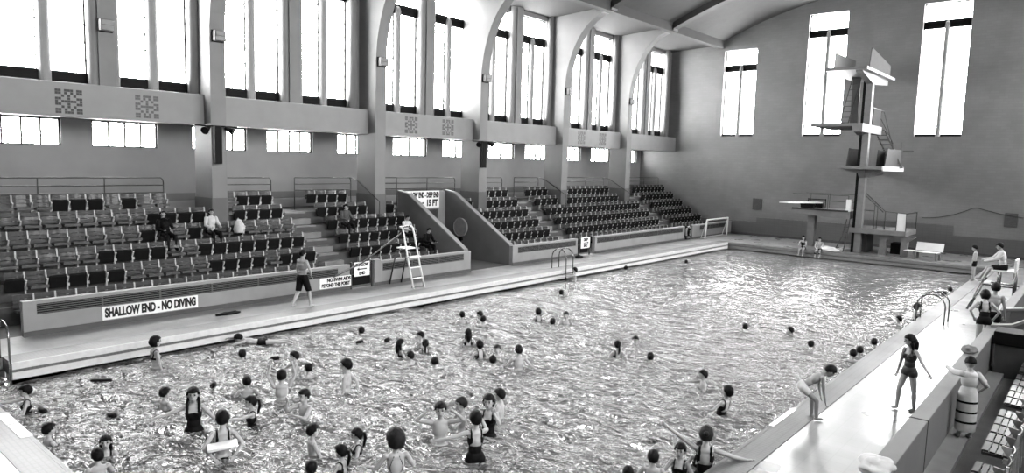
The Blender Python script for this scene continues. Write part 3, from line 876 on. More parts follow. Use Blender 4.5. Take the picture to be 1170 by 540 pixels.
def side_panel(x, y0, y1, z, h=1.0, slope=.25, m=None, hb=None):
    q = MB(); q.prism([(y0-TO.y, z), (y1-TO.y, z), (y1-TO.y, z+(hb or h)), (y0+slope+.5-TO.y, z+h*.97), (y0+slope-TO.y, z+h)], 'X', x-TO.x-.015, x-TO.x+.015)
    q.build('side_panel', m or mat('guard_panel', .09, .8, spec=.05), tw)
def rail_on(par, pts, name='guard_rail', m=M_DKRAIL, r=.022):
    for p in pts:
        q = MB(); q.tube([Vector(a)-TO for a in p], r, 6); q.build(name, m, par, smooth=True)
# ten metre
platform(-12.15, -10.05, 39.5, 45.6, 9.98, .16); bracket(-10.66, -10.32, 39.8, 45.2, 9.83, .5)
side_panel(-10.08, 40.0, 44.4, 9.98, 1.0, hb=.55); side_panel(-12.10, 40.8, 45.0, 9.98, 1.05, m=M_DKRAIL)
# seven and a half metre
platform(-13.0, -10.80, 40.5, 44.6, 7.12, .16); bracket(-10.95, -10.62, 40.9, 44.6, 6.97, .42)
q = MB(); q.box(*tb(-10.80, -10.30, 40.5, 44.6, 6.66, 7.12)); q.build('edge_beam', M_CONC, tw, bevel=.01)
side_panel(-10.4, 42.7, 44.5, 7.12, .95)
rail_on(tw, [[(-10.4, 42.6, 7.12), (-10.4, 42.7, 8.1), (-10.4, 45.2, 8.05), (-9.75, 46.2, 5.2)], [(-10.4, 44.6, 7.6), (-9.9, 45.8, 6.2)]])
# stairs between five and seven and a half
q = MB()
for i in range(9):
    t_ = i/8; q.box(*tb(-10.75+1.0*t_, -10.15+1.0*t_, 44.7+.15*t_, 45.1+.15*t_, 6.9-2.1*t_, 6.94-2.1*t_))
q.tube([Vector((-10.75, 45.1, 6.9))-TO, Vector((-9.75, 45.3, 4.8))-TO], .04, 6); q.tube([Vector((-10.15, 44.7, 6.9))-TO, Vector((-9.15, 44.8, 4.8))-TO], .04, 6)
q.build('stairs', M_DKRAIL, tw)
# ladder between seven and a half and ten
q = MB()
for xx, dx in ((-12.0, .5), (-11.55, .5)):
    q.tube([Vector((xx, 42.3, 7.1))-TO, Vector((xx+dx, 42.5, 9.85))-TO], .028, 6)
for i in range(9):
    t_ = (i+.5)/9; q.tube([Vector((-12.0+.5*t_, 42.3+.2*t_, 7.1+2.75*t_))-TO, Vector((-11.55+.5*t_, 42.3+.2*t_, 7.1+2.75*t_))-TO], .02, 6)
q.build('ladder', M_DKRAIL, tw)
q = MB(); q.box(*tb(-11.5, -11.1, 42.5, 42.6, 7.12, 9.8)); q.build('ladder_panel', M_PLINTH, tw)
# five metre
platform(-11.5, -9.35, 41.2, 46.0, 4.84, .18); bracket(-10.66, -10.32, 41.5, 45.8, 4.68, .5)
q = MB(); q.prism([(-11.5-TO.x, 4.66), (-9.35-TO.x, 4.66), (-9.7-TO.x, 4.45), (-10.95-TO.x, 4.45)][::-1], 'Y', 41.7-TO.y, 42.7-TO.y); q.build('cantilever', M_CONC, tw)
q = MB(); q.box(*tb(-9.36, -9.28, 41.2, 46.0, 4.60, 4.86)); q.build('edge_beam', M_WHITE, tw)  # white on this right-hand face is the window light it catches, painted in
side_panel(-11.35, 41.9, 44.9, 4.84, 1.0, .35); side_panel(-9.40, 41.9, 45.6, 4.84, 1.0, .45, mat('pale_guard_panel', .24, .5)); side_panel(-10.2, 43.5, 45.5, 4.84, .95)
rail_on(tw, [[(-9.5, 45.9, 4.84), (-9.5, 45.9, 6.3)], [(-9.4, 45.95, 5.8), (-8.9, 46.2, 5.8)]])
# one metre stage on legs
q = MB(); q.box(*tb(-10.95, -8.10, 41.9, 44.6, 1.12, 1.40)); q.build('platform', M_CONC, tw, bevel=.015)
for x in (-9.4, -8.35):
    q = MB(); q.box(*tb(x, x+.32, 42.2, 42.55, 0, 1.12)); q.prism([(x+.32-TO.x, 1.12), (x+.7-TO.x, 1.12), (x+.32-TO.x, .8)][::-1], 'Y', 42.2-TO.y, 42.5-TO.y); q.build('leg', M_CONC, tw)
q = MB(); q.box(*tb(-10.75, -10.2, 42.7, 44.3, 0, 1.12)); q.build('pedestal', M_PLINTH, tw)
q = MB(); q.box(*tb(-9.05, -8.4, 43.2, 44.0, 0, .62)); q.build('equipment_box', M_DARK, tw)
q = MB(); q.box(*tb(-8.6, -8.15, 42.0, 42.05, 1.4, 2.35)); q.build('guard_panel', M_WHITE, tw)
rail_on(tw, [[(-10.3, 42.3, 3.35), (-9.2, 42.1, 2.4), (-8.15, 41.95, 2.35), (-8.12, 41.95, 1.4)], [(-10.3, 42.3, 3.2), (-9.3, 42.1, 2.35)], [(-9.2, 42.1, 2.4), (-9.2, 42.1, 1.4)],
             [(-9.75, 42.1, 2.85), (-9.75, 42.1, 1.4)], [(-9.6, 42.1, 2.7), (-9.6, 42.1, 1.4)], [(-8.6, 42.0, 2.36), (-8.6, 42.0, 1.4)], [(-8.12, 41.95, 2.35), (-8.12, 44.5, 2.35), (-8.12, 44.5, 1.4)],
             [(-10.3, 42.2, 2.4), (-9.75, 42.1, 2.4)]])
# springboard stage, a stand of its own
sb = empty('springboard_stage', (-12.5, 42.6, 0), 0, 'low concrete springboard stage on a pillar left of the tower', 'diving stage')
SO = Vector((-12.5, 42.6, 0))
def q2(bm, x0, x1, y0, y1, z0, z1): bm.box(x0-SO.x, x1-SO.x, y0-SO.y, y1-SO.y, z0, z1); return bm
q = MB(); q.prism([(-14.2-SO.x, 2.28), (-10.98-SO.x, 2.28), (-10.98-SO.x, 1.85), (-12.8-SO.x, 1.92), (-13.7-SO.x, 2.02), (-14.2-SO.x, 2.14)][::-1], 'Y', 41.9-SO.y, 44.6-SO.y); q.build('platform', M_CONC, sb, bevel=.01)
q = MB(); q2(q, -13.62, -13.22, 43.2, 43.6, 0, 2.0); q.build('pillar', M_CONC, sb)
q = MB(); q2(q, -14.15, -11.05, 41.88, 41.92, 2.24, 2.34); q.build('edge_strip', M_DKRAIL, sb)
q = MB()
for pts in ([(-14.2, 42.0, 3.15), (-11.1, 42.0, 3.15)], [(-14.2, 44.4, 3.15), (-11.1, 44.4, 3.15)], [(-14.2, 44.4, 2.7), (-11.1, 44.4, 2.7)], [(-12.2, 42.0, 2.28), (-12.2, 42.0, 3.15)], [(-11.1, 42.0, 2.28), (-11.1, 42.0, 3.15)], [(-13.9, 44.4, 2.28), (-13.9, 44.4, 3.15)], [(-12.8, 44.4, 2.28), (-12.8, 44.4, 3.15)]):
    q = MB(); q.tube([Vector(p)-SO for p in pts], .018, 6); q.build('guard_rail', M_DKRAIL, sb)
q = MB(); q2(q, -11.2, -10.98, 41.95, 42.2, 2.28, 2.95); q.build('end_post', M_WHITE, sb)
q = MB()
q.tube([Vector(p)-SO for p in ((-11.1, 42.0, 1.9), (-11.25, 41.9, .9), (-11.6, 41.8, 0))], .03, 6); q.tube([Vector(p)-SO for p in ((-10.95, 42.0, 1.9), (-11.0, 41.9, .9), (-11.15, 41.8, 0))], .03, 6)
for i in range(6): q.tube([Vector((-11.15-.07*i, 41.95, 1.7-.3*i))-SO, Vector((-10.95-.03*i, 41.95, 1.7-.3*i))-SO], .018, 6)
q.build('ladder', M_DKRAIL, sb)
bd = empty('springboard', (-13.35, 42.6, 2.30), 0, 'white springboard reaching out over the water from its stage', 'springboard')
q = MB(); q.add([(-.25, -4.4, .48), (.25, -4.4, .48), (.25, 1.5, .33), (-.25, 1.5, .33), (-.25, -4.4, .44), (.25, -4.4, .44), (.25, 1.5, .26), (-.25, 1.5, .26)],
                 [(0, 1, 2, 3), (7, 6, 5, 4), (0, 4, 5, 1), (1, 5, 6, 2), (2, 6, 7, 3), (3, 7, 4, 0)]); q.build('board', M_WHITE, bd)
q = MB(); q.box(-.35, .35, -.6, -.3, 0, .27); q.tube([(-.4, -.45, .25), (.4, -.45, .25)], .07, 10); q.build('fulcrum', M_DARK, bd)
q = MB(); q.box(-.35, .35, 1.1, 1.4, 0, .27); q.tube([(-.5, 1.2, .0), (-.5, 1.2, .55)], .03); q.tube([(.5, 1.2, .0), (.5, 1.2, .55)], .03); q.tube([(-.5, 1.2, .5), (.5, 1.2, .5)], .03); q.build('anchor', M_DARK, bd)

# bench on the far deck and small things
e = empty('deck_bench', (-7.1, 42.1, 0), -.15, 'white slatted bench with backrest on the far deck', 'bench')
q = MB()
for i in range(4): q.box(-.95, .65, -.45+.14*i, -.33+.14*i, .40, .43)
q.build('seat', M_WHITE, e)
q = MB(); q.add([(-.55, .12, .45), (.75, .12, .45), (.75, .25, .88), (-.55, .25, .88), (-.55, .15, .45), (.75, .15, .45), (.75, .28, .88), (-.55, .28, .88)], [(0, 1, 2, 3), (5, 4, 7, 6), (3, 2, 6, 7), (0, 3, 7, 4), (1, 5, 6, 2), (0, 4, 5, 1)]); q.build('backrest', M_WHITE, e)
for x in (-.5, .55):
    q = MB(); q.box(x, x+.1, -.4, .2, .34, .40); q.box(x, x+.1, -.4, -.3, 0, .36); q.box(x, x+.1, .1, .2, 0, .45); q.build('leg', M_CONC, e)

def crumple(name, loc, r, m, label, cat, sc=(1, 1, .5), seed=0):
    q = MB()
    def fn(d): return 1+.35*noise.noise(d*2.1+Vector((seed, seed*2, 3)))+.12*noise.noise(d*6+Vector((seed, 1, 3)))
    q.ell((0, 0, 0), (r*sc[0], r*sc[1], r*sc[2]), 22, 14, fn=fn)
    q.v = [(x, y, max(z, -r*sc[2]*.35)) for x, y, z in q.v]
    o = q.build(name, m, smooth=True); o.location = (loc[0], loc[1], loc[2]+r*sc[2]*.35)
    return tag(o, label, cat)
crumple('towel', (-12.0, 41.9, .0), .42, M_WHITE, 'crumpled white towel on far deck left of the tower foot', 'towel', (1.5, .8, .4), 3)
crumple('towel', (-11.3, 42.9, .0), .35, M_LTCL, 'pale towel heaped beside the tower foot', 'towel', (1.2, .8, .4), 8)
crumple('towel', (-1.9, 9.35, .90), .26, M_LTCL, 'white cloth draped on the barrier at the bottom edge', 'towel', (.8, 1.1, .4), 5)
crumple('beach_bag', (-1.92, 17.0, .90), .17, mat('bag_canvas', .3, .8), 'small grey bag resting on the right barrier', 'bag', (.8, 1.3, .6), 6)
crumple('beach_bag', (-18.9, 9.6, 0), .2, M_DARK, 'flat dark bag lying at the foot of the left parapet', 'bag', (.5, 1.8, .3), 9)
crumple('beach_bag', (-19.3, 27.6, 0), .2, M_DARK, 'little dark bag on left deck before the second notice', 'bag', (.8, 1.1, .5), 4)
crumple('coat', (-22.62, 11.95, 1.9), .3, M_LTCL, 'pale coat bundled on seat beside the woman in white', 'coat', (.6, .6, 1.1), 11)
# pale strips on the near pool edge (tiles worn white)
q = MB(); q.box(-14.2, -13.55, 3.02, 3.19, .010, .020); q.box(-13.5, -12.75, 3.02, 3.19, .010, .020); struct(q.build('trim_white_edge_tiles', M_NOSE))
q = MB(); q.box(PX1-.01, PX1+.08, 12.2, 13.4, .010, .022); struct(q.build('trim_white_edge_right', M_NOSE))
# pole leaning across the aisle opening
q = MB(); q.tube([(-19.62, 13.7, .55), (-19.55, 14.8, .92), (-20.3, 17.2, 1.75)], .03, 7)
tag(q.build('reaching_pole', M_DKRAIL), 'long dark pole leaning up over the parapet by first aisle', 'pole')
# dark dashes standing in for lane lines that show refracted at the surface
for i, (x, y, l, lab) in enumerate(((-15.1, 3.95, .30, 'by the near left corner'), (-13.9, 4.75, .18, 'near the left of the shallow end'), (-16.2, 5.35, .45, 'close to left pool wall'), (-15.2, 8.0+.9, .2, 'left of the dark floating head'),
                                    (-15.0, 11.3, .22, 'below the first aisle opening'), (-14.7, 12.0, .22, 'further along towards the ladder chair'), (-14.3, 6.9, .16, 'between the boy and the wall'))):
    e = empty('lane_dash', (x, y, ZW+.02), .4*i, 'small dark dash on the water '+lab, 'float', 'dark dashes on the water')
    q = MB(); q.tube([(-l/2, 0, 0), (-l*.4, 0, 0), (l*.4, 0, 0), (l/2, 0, 0)], [.03, .055, .055, .03], 10); q.build('body', M_DARK, e, smooth=True)
    q = MB(); q.tube([(-l*.7, 0, 0), (l*.7, 0, 0)], .01, 6); q.build('dash_core', M_STEEL, e)

# ------------------------------------------------------------------ people
def nrm(v): return Vector(v).normalized()
def rot_x(a): return Matrix.Rotation(a, 3, 'X')
HIP = Vector((0, 0, .90))

def remesh(bm_mb, vox):
    me = bpy.data.meshes.new('tmp'); me.from_pydata(bm_mb.v, [], bm_mb.f); me.update()
    o = bpy.data.objects.new('tmp', me); COL.objects.link(o)
    r = o.modifiers.new('r', 'REMESH'); r.mode = 'VOXEL'; r.voxel_size = vox; r.adaptivity = 0
    s = o.modifiers.new('s', 'SMOOTH'); s.factor = .5; s.iterations = 2
    dg = bpy.context.evaluated_depsgraph_get()
    m2 = bpy.data.meshes.new_from_object(o.evaluated_get(dg))
    v = np.empty(len(m2.vertices)*3); m2.vertices.foreach_get('co', v); v = v.reshape(-1, 3)
    f = [tuple(p.vertices) for p in m2.polygons]
    nn = np.empty(len(m2.vertices)*3); m2.vertices.foreach_get('normal', nn); nn = nn.reshape(-1, 3)
    bpy.data.objects.remove(o); bpy.data.meshes.remove(me); bpy.data.meshes.remove(m2)
    return v, f, nn

def person(loc, face, H, label, arms=('down', 'down'), legs='stand', lean=0.0, twist=0.0, head=(0, 0), hair='short', haircol=None, wear='trunks', skin=None,
           group=None, child=1.20, fem=False, vox=.017, tilt=None, name='person', hands=True):
    """loc: where the soles (or the sole height when afloat) are; face: heading in radians (0 = +Y); head = (yaw, pitch)"""
    sc = H/1.70
    skin = skin or M_SKIN; haircol = haircol or M_HAIR
    R = rot_x(-lean) @ Matrix.Rotation(twist, 3, 'Z')
    def U(p): return HIP+R @ (Vector(p)-HIP)                       # upper body pose
    sw = .155 if fem else .175
    b = MB(); SEGM = []
    def seg(a, c, r0, r1, lab, n=12, steps=6):
        a, c = Vector(a), Vector(c); ps = [a.lerp(c, i/steps) for i in range(steps+1)]; rs = [r0+(r1-r0)*i/steps for i in range(steps+1)]
        b.tube(ps, rs, n); b.ell(a, (r0,)*3, n, 7); b.ell(c, (r1,)*3, n, 7)
        SEGM.append((np.array(a), np.array(c), r0, r1, lab))
    def elp(c, r, lab):
        c = U(c); b.ell(c, r, 18, 12, rot=R)
    elp((0, 0, .93), (.150 if not fem else .155, .105, .12), 't'); elp((0, .005, 1.07), (.125 if not fem else .112, .088, .13), 't')
    elp((0, 0, 1.25), (.150 if not fem else .138, .102, .17), 't'); elp((0, -.01, 1.36), (sw*.88, .080, .085), 't')
    if fem:
        for s in (-1, 1): elp((s*.065, .075, 1.27), (.055, .045, .055), 't')
    SEGM.append((np.array(U((0, 0, .95))), np.array(U((0, 0, 1.36))), .13, .13, 't'))
    seg(U((0, -.01, 1.40)), U((0, .005, 1.52)), .055, .050, 'n')
    # head
    hy, hp = head; HR = R @ Matrix.Rotation(hy, 3, 'Z') @ rot_x(-hp)
    hs = child
    hc = U((0, .012, 1.52))+HR @ Vector((0, .01, .085*hs))
    def hd(p): return hc+HR @ (Vector(p)*hs)
    b.ell(hc+HR @ Vector((0, -.01, .015)), (.076*hs, .094*hs, .098*hs), 18, 14, rot=HR)
    b.ell(hd((0, .022, -.045)), (.056*hs, .062*hs, .068*hs), 16, 12, rot=HR)
    SEGM.append((np.array(hd((0, 0, -.03))), np.array(hd((0, 0, .04))), .09, .09, 'h'))
    # arms
    hands_geo = []
    for side_, nm in ((1, arms[1]), (-1, arms[0])):     # arms = (left, right); person's right is +X
        sh = U((side_*sw, -.005, 1.385))
        P = POSES[nm]
        ud = nrm((side_*P[0][0], P[0][1], P[0][2])); fd = nrm((side_*P[1][0], P[1][1], P[1][2]))
        if not P[2]: ud = R @ ud; fd = R @ fd
        el = sh+ud*.285; wr = el+fd*.245
        seg(sh, el, .050 if not fem else .044, .038, 'a'); seg(el, wr, .037, .026, 'a')
        hdv = fd
        sd = hdv.cross(Vector((0, 1, 0)) if abs(hdv.y) < .8 else Vector((0, 0, 1))).normalized(); nv = sd.cross(hdv)
        pc = wr+hdv*.05
        b.ell(pc, (.040, .016, .052), 12, 8, rot=Matrix((sd, nv, hdv)).transposed())
        hands_geo.append((wr, hdv, sd, nv, side_))
    # legs
    LP = LEGS[legs]
    for side_, (td, cd) in ((1, LP[0]), (-1, LP[1])):
        hp_ = HIP+Vector((side_*.088, 0, -.02)); kn = hp_+nrm((side_*td[0], td[1], td[2]))*.42
        an = kn+nrm((side_*cd[0], cd[1], cd[2]))*.40
        seg(hp_, kn, .088, .056, 'l'); seg(kn, kn.lerp(an, .35), .054, .056, 'l'); seg(kn.lerp(an, .35), an, .056, .036, 'l')
        sdn = nrm(cd)
        fdv = Vector((0, 1, 0)) if abs(sdn.y) < .7 else Vector((0, 0, -1)) if sdn.y < 0 else Vector((0, 0, 1))
        if legs in ('float', 'prone'): fdv = sdn*.9+Vector((0, .3, 0)); fdv.normalize()
        b.ell(an+fdv*.055+Vector((0, 0, -.035 if legs not in ('float', 'prone') else 0)), (.042, .115, .034), 12, 8,
              rot=Matrix((Vector((1, 0, 0)), fdv, Vector((1, 0, 0)).cross(fdv).normalized())).transposed())
    v, f, nn = remesh(b, vox)
    # labels per vertex
    best = np.full(len(v), 9.0); lab = np.zeros(len(v), dtype='<U1'); tt = np.zeros(len(v))
    for a, c, r0, r1, l in SEGM:
        d = c-a; t_ = np.clip(((v-a)@d)/(d@d), 0, 1); ds = np.linalg.norm(v-(a+t_[:, None]*d), axis=1)-(r0+(r1-r0)*t_)
        k_ = ds < best; best[k_] = ds[k_]; lab[k_] = l; tt[k_] = t_[k_]
    Ri = np.array(R.inverted()); tv = (v-np.array(HIP))@Ri.T+np.array(HIP)      # torso-frame coordinates
    body = MB(); body.v = [tuple(p) for p in v]; body.f = list(f); body.m = [0]*len(f)
    # face
    body.ell(hd((0, .092, -.012)), (.012*hs, .020*hs, .024*hs), 8, 6, rot=HR)
    for s in (-1, 1):
        body.ell(hd((s*.080, .0, -.005)), (.010*hs, .020*hs, .030*hs), 8, 6, rot=HR)
        body.ell(hd((s*.030, .076, .012)), (.016*hs, .012*hs, .009*hs), 8, 6, 1, rot=HR)
        body.ell(hd((s*.031, .082, .034)), (.020*hs, .008*hs, .005*hs), 8, 5, 2, rot=HR)
    body.ell(hd((0, .079, -.062)), (.024*hs, .010*hs, .008*hs), 8, 5, 3, rot=HR)
    # fingers
    if hands:
        for wr, hv, sd, nv, side_ in hands_geo:
            for i_, (off, ln_) in enumerate(((-.029, .062), (-.010, .074), (.010, .070), (.028, .055))):
                p0 = wr+hv*.085+sd*off; p1 = p0+hv*ln_*.5+nv*.006; p2 = p0+hv*ln_*.92+nv*.022
                body.tube([p0, p1, p2], [.0105, .0095, .0075], 6)
            s_ = -side_
            p0 = wr+hv*.03+sd*.034*s_; body.tube([p0, p0+hv*.03+sd*.022*s_, p0+hv*.055+sd*.028*s_+nv*.01], [.012, .011, .009], 6)
    root = empty(name, loc, face, label, 'person', group)
    root.scale = (sc,)*3
    if tilt: root.rotation_euler = (tilt, 0, face)
    bo = body.build('body', [skin, M_EYE, M_HAIR, M_LIP], root, smooth=True)
    # clothes
    def cloth(nm, mask, m, off=.008):
        fi = [q for q in f if all(mask[i] for i in q)]
        if not fi: return
        ids = sorted({i for q in fi for i in q}); mp = {i: k for k, i in enumerate(ids)}
        c = MB(); c.v = [tuple(v[i]+nn[i]*off) for i in ids]; c.f = [tuple(mp[i] for i in q) for q in fi]; c.m = [0]*len(fi)
        o = c.build(nm, m, root, smooth=True)
        sd_ = o.modifiers.new('thickness', 'SOLIDIFY'); sd_.thickness = .006; sd_.offset = 1
        return o
    X_, Y_, Z_ = tv[:, 0], tv[:, 1], tv[:, 2]
    T_ = (lab == 't'); LG = (lab == 'l'); AR = (lab == 'a'); NK = (lab == 'n')
    torso_l = T_ | (LG & (Z_ > .80) & (tt < .22)); aX = np.abs(X_)
    straps = (T_ | NK | (AR & (tt < .1))) & (np.abs(aX-.085) < .022) & (Z_ > 1.2) & (Z_ < 1.47)
    if wear in ('trunks', 'trunks_light'):
        cloth('swim_trunks', ((T_ & (Z_ < .99)) | (LG & (tt < .45) & (v[:, 2] > .62))) , M_SUIT if wear == 'trunks' else M_LTCL)
    if wear == 'one_piece':
        body_m = torso_l & (Z_ < 1.30) & ~((Y_ < 0) & (Z_ > 1.16) & (aX < .10-.25*(Z_-1.16)))
        cloth('swimsuit', body_m | straps, M_SUIT)
    if wear == 'one_piece_grey':
        body_m = torso_l & (Z_ < 1.31) & ~((Y_ < 0) & (Z_ > 1.18) & (aX < .08))
        cloth('swimsuit', body_m | straps, mat('grey_swimsuit', .05, .5))
    if wear == 'bikini':
        cloth('bikini_bottom', torso_l & (Z_ < .97), M_SUIT)
        cloth('bikini_top', (T_ & (Z_ > 1.19) & (Z_ < 1.25)) | straps, M_SUIT)
    if wear == 'straps':
        cross = T_ & (Y_ < 0) & (np.abs(aX-(.10-.35*np.abs(Z_-1.22))) < .010) & (Z_ > 1.05)
        cloth('swimsuit', (torso_l & (Z_ < 1.05)) | cross, M_GREYCL)
    if wear == 'vest_shorts':
        cloth('vest', (T_ & (Z_ > .93)) | straps | ((NK | T_) & (Z_ > 1.2) & (Z_ < 1.42) & (aX < .13)), mat('vest_grey', .62, .8))
        cloth('shorts', ((T_ & (Z_ < .99)) | (LG & (v[:, 2] > .50))), M_SUIT, .022)
    if wear == 'shirt_dark':
        cloth('shirt', (T_ & (Z_ > .93)) | (AR & (best < .06)) | (NK & (Z_ < 1.44)), M_LTCL, .012)
        cloth('trousers', ((T_ & (Z_ < .97)) | LG), M_SUIT, .012)
    if wear == 'all_dark':
        cloth('jacket', (T_ & (Z_ > .93)) | AR | (NK & (Z_ < 1.45)), M_SUIT, .014)
        cloth('trousers', ((T_ & (Z_ < .97)) | LG), M_SUIT, .012)
    if wear == 'jacket_mid':
        cloth('jacket', (T_ & (Z_ > .93)) | AR | (NK & (Z_ < 1.45)), M_GREYCL, .014)
        cloth('trousers', ((T_ & (Z_ < .97)) | LG), M_SUIT, .012)
    if wear == 'guard':
        cloth('t_shirt', (T_ & (Z_ > .93)) | (AR & (Z_ > 1.18) & (best < .06) & (aX < .28)) | (NK & (Z_ < 1.43)), M_LTCL, .016)
        cloth('shorts', ((T_ & (Z_ < .99)) | (LG & (tt < .8) & (np.linalg.norm(v-np.array(HIP), axis=1) < .42))), M_SUIT, .02)
    if wear == 'dress':
        cloth('blouse', (T_ & (Z_ > 1.02)) | (AR & (Z_ > 1.15) & (aX < .3)) | (NK & (Z_ < 1.45)), M_LTCL, .02)
        sk_ = MB(); n = 20
        prof = [(1.10, .15), (.98, .18), (.82, .195), (.775, .20), (.60, .19), (.555, .20), (.38, .195), (.335, .205), (.16, .195)]
        for i_ in range(len(prof)-1):
            (za, ra), (zb, rb) = prof[i_], prof[i_+1]
            ring = lambda z, r: [(r*math.cos(2*PI*k/n), r*.8*math.sin(2*PI*k/n), z) for k in range(n)]
            sk_.add(ring(za, ra)+ring(zb, rb), [(k, (k+1) % n, n+(k+1) % n, n+k) for k in range(n)], 1 if za-zb < .05 else 0)
        sk_.build('tiered_skirt', [M_LTCL, M_DARK], root, smooth=True)
    # hair
    hb = MB()
    def hf(style):
        def fn(d):
            r = 1.20+.07*noise.noise(d*3.3+Vector((H, H*3, loc[0])))
            if style == 'curly': r = 1.48+.13*noise.noise(d*5+Vector((1, 2, 0)))
            if style == 'cap': r = 1.14
            low = {'short': -.62, 'bob': -.9, 'curly': -.75, 'cap': -.15}[style]
            if d.y > .42 and d.z < .36: return .78                  # face
            if d.z < -.12 and d.y > .15: return .78                 # jaw and cheeks
            if style == 'short' and d.z < -.28 and d.y > -.25: return .80   # clear of the ears
            if d.z < low: return .85
            if style == 'bob' and d.z < .1: r *= 1.10
            return r
        return fn
    st_ = {'short': 'short', 'bob': 'bob', 'long': 'bob', 'pony': 'short', 'braids': 'bob', 'curly': 'curly', 'cap': 'cap', 'bun': 'short', 'wrap': 'curly'}[hair]
    hb.ell(hd((0, -.010, .014)), (.080*hs, .099*hs, .102*hs), 30, 24, rot=HR, fn=hf(st_))
    if hair in ('long',):
        hb.tube([hd((0, -.07, .02)), hd((0, -.10, -.08)), hd((0, -.09, -.20)), hd((0, -.08, -.28))], [.07, .075, .062, .025], 12)
        for s in (-1, 1): hb.tube([hd((s*.06, -.03, .0)), hd((s*.075, -.03, -.10)), hd((s*.07, -.03, -.20))], [.035, .038, .015], 8)
    if hair == 'pony': hb.tube([hd((0, -.10, .03)), hd((0, -.15, .02)), hd((0, -.165, -.08)), hd((0, -.14, -.20)), hd((0, -.12, -.25))], [.025, .032, .035, .028, .008], 10)
    if hair == 'bun': hb.ell(hd((0, -.115, .05)), (.045, .045, .045), 12, 8)
    if hair == 'braids':
        for s in (-1, 1): hb.tube([hd((s*.075, -.0, -.04)), hd((s*.088, .03, -.14)), hd((s*.085, .06, -.26)), hd((s*.08, .07, -.36))], [.03, .028, .024, .012], 8)
    ho = hb.build('hair' if hair != 'cap' else 'swim_cap', haircol, root, smooth=True)
    if hair == 'cap':
        q = MB(); q.ell(hd((0, -.012, .075)), (.055*hs, .065*hs, .055*hs), 18, 10, rot=HR); q.build('cap_crown', M_LTCL, root, smooth=True)
    if hair == 'wrap': pass
    return root

# arm poses: (upper arm direction, forearm direction, in world-up frame?) with +x outwards
POSES = {
 'down': ((.22, .06, -1), (.10, .25, -1), False), 'water': ((.45, .30, -.75), (.15, .75, -.25), False), 'out': ((.95, .15, -.30), (.95, .25, -.20), False),
 'outdown': ((.62, .1, -.75), (.75, .15, -.60), False), 'up': ((.45, .05, .85), (-.25, .05, 1), False), 'upout': ((.85, .10, .50), (.85, .0, .50), False),
 'face': ((.35, .75, -.25), (-.42, .25, .95), False), 'head': ((.90, .30, .25), (-.75, .15, .65), False), 'front': ((.25, .95, -.15), (.0, 1, .05), False),
 'back': ((.55, -.45, -.70), (-.50, -.30, -.55), False), 'hip': ((.60, -.10, -.75), (-.35, .45, -.60), False), 'swim': ((.30, .25, .95), (.1, .6, .8), False),
 'dangle': ((.08, .10, -1), (.05, .20, -1), True), 'lap': ((.25, .35, -.90), (-.25, .90, -.15), True), 'knee': ((.20, .62, -.75), (-.05, .92, -.25), True),
 'cross': ((.30, .70, -.45), (-.95, .35, .15), False), 'lean': ((.70, .30, -.55), (.85, .30, -.45), True), 'prop': ((.15, -.25, -1), (.05, -.1, -1), True),
}
LEGS = {
 'stand': (((.05, 0, -1), (.0, -.03, -1)), ((.05, 0, -1), (.0, -.03, -1))), 'wide': (((.22, .05, -1), (.10, -.05, -1)), ((.22, 0, -1), (.10, -.05, -1))),
 'walk': (((.03, .38, -1), (.0, .12, -1)), ((.03, -.20, -1), (.0, -.62, -1))), 'float': (((.15, .35, -.95), (.05, -.35, -.95)), ((.15, .10, -1), (.05, -.5, -.85))),
 'crouch': (((.18, .85, -.50), (.05, -.40, -.95)), ((.18, .75, -.60), (.05, -.50, -.90))), 'sit': (((.10, 1, -.06), (.02, .12, -1)), ((.10, 1, -.06), (.02, .05, -1))),
 'sit_slope': (((.10, 1, -.10), (.02, .55, -1)), ((.10, 1, -.16), (.02, .45, -1))), 'prone': (((.08, -.05, -1), (.02, -.15, -1)), ((.12, -.15, -1), (.02, -.05, -1))),
 'bent': (((.08, .75, -.66), (.0, .05, -1)), ((.10, .70, -.71), (.0, .02, -1))),
 'step': (((.10, .30, -1), (.0, .05, -1)), ((.06, -.12, -1), (.0, -.10, -1))), 'kneel': (((.05, .25, -1), (.0, .05, -1)), ((.10, .95, -.35), (.0, -.10, -1))),
}
def azim(x, y): return math.atan2(y, x)-PI/2          # heading pointing away from the viewpoint at the near gallery
D = math.radians
def swimmer(x, y, h, face, label, H=None, **k):
    """h: how much shows above the water; face in degrees: 0 = turned away from the gallery, 180 = towards it, 90 = to the left"""
    if H is None: H = min(1.62, max(1.35, h+.90))
    legs = k.pop('legs', 'stand' if h > .5 else 'float')
    rz = azim(x, y)+D(face)
    return person((x, y, ZW+h-H-.015), rz, H, label, legs=legs, group='bathers in the pool', **k)
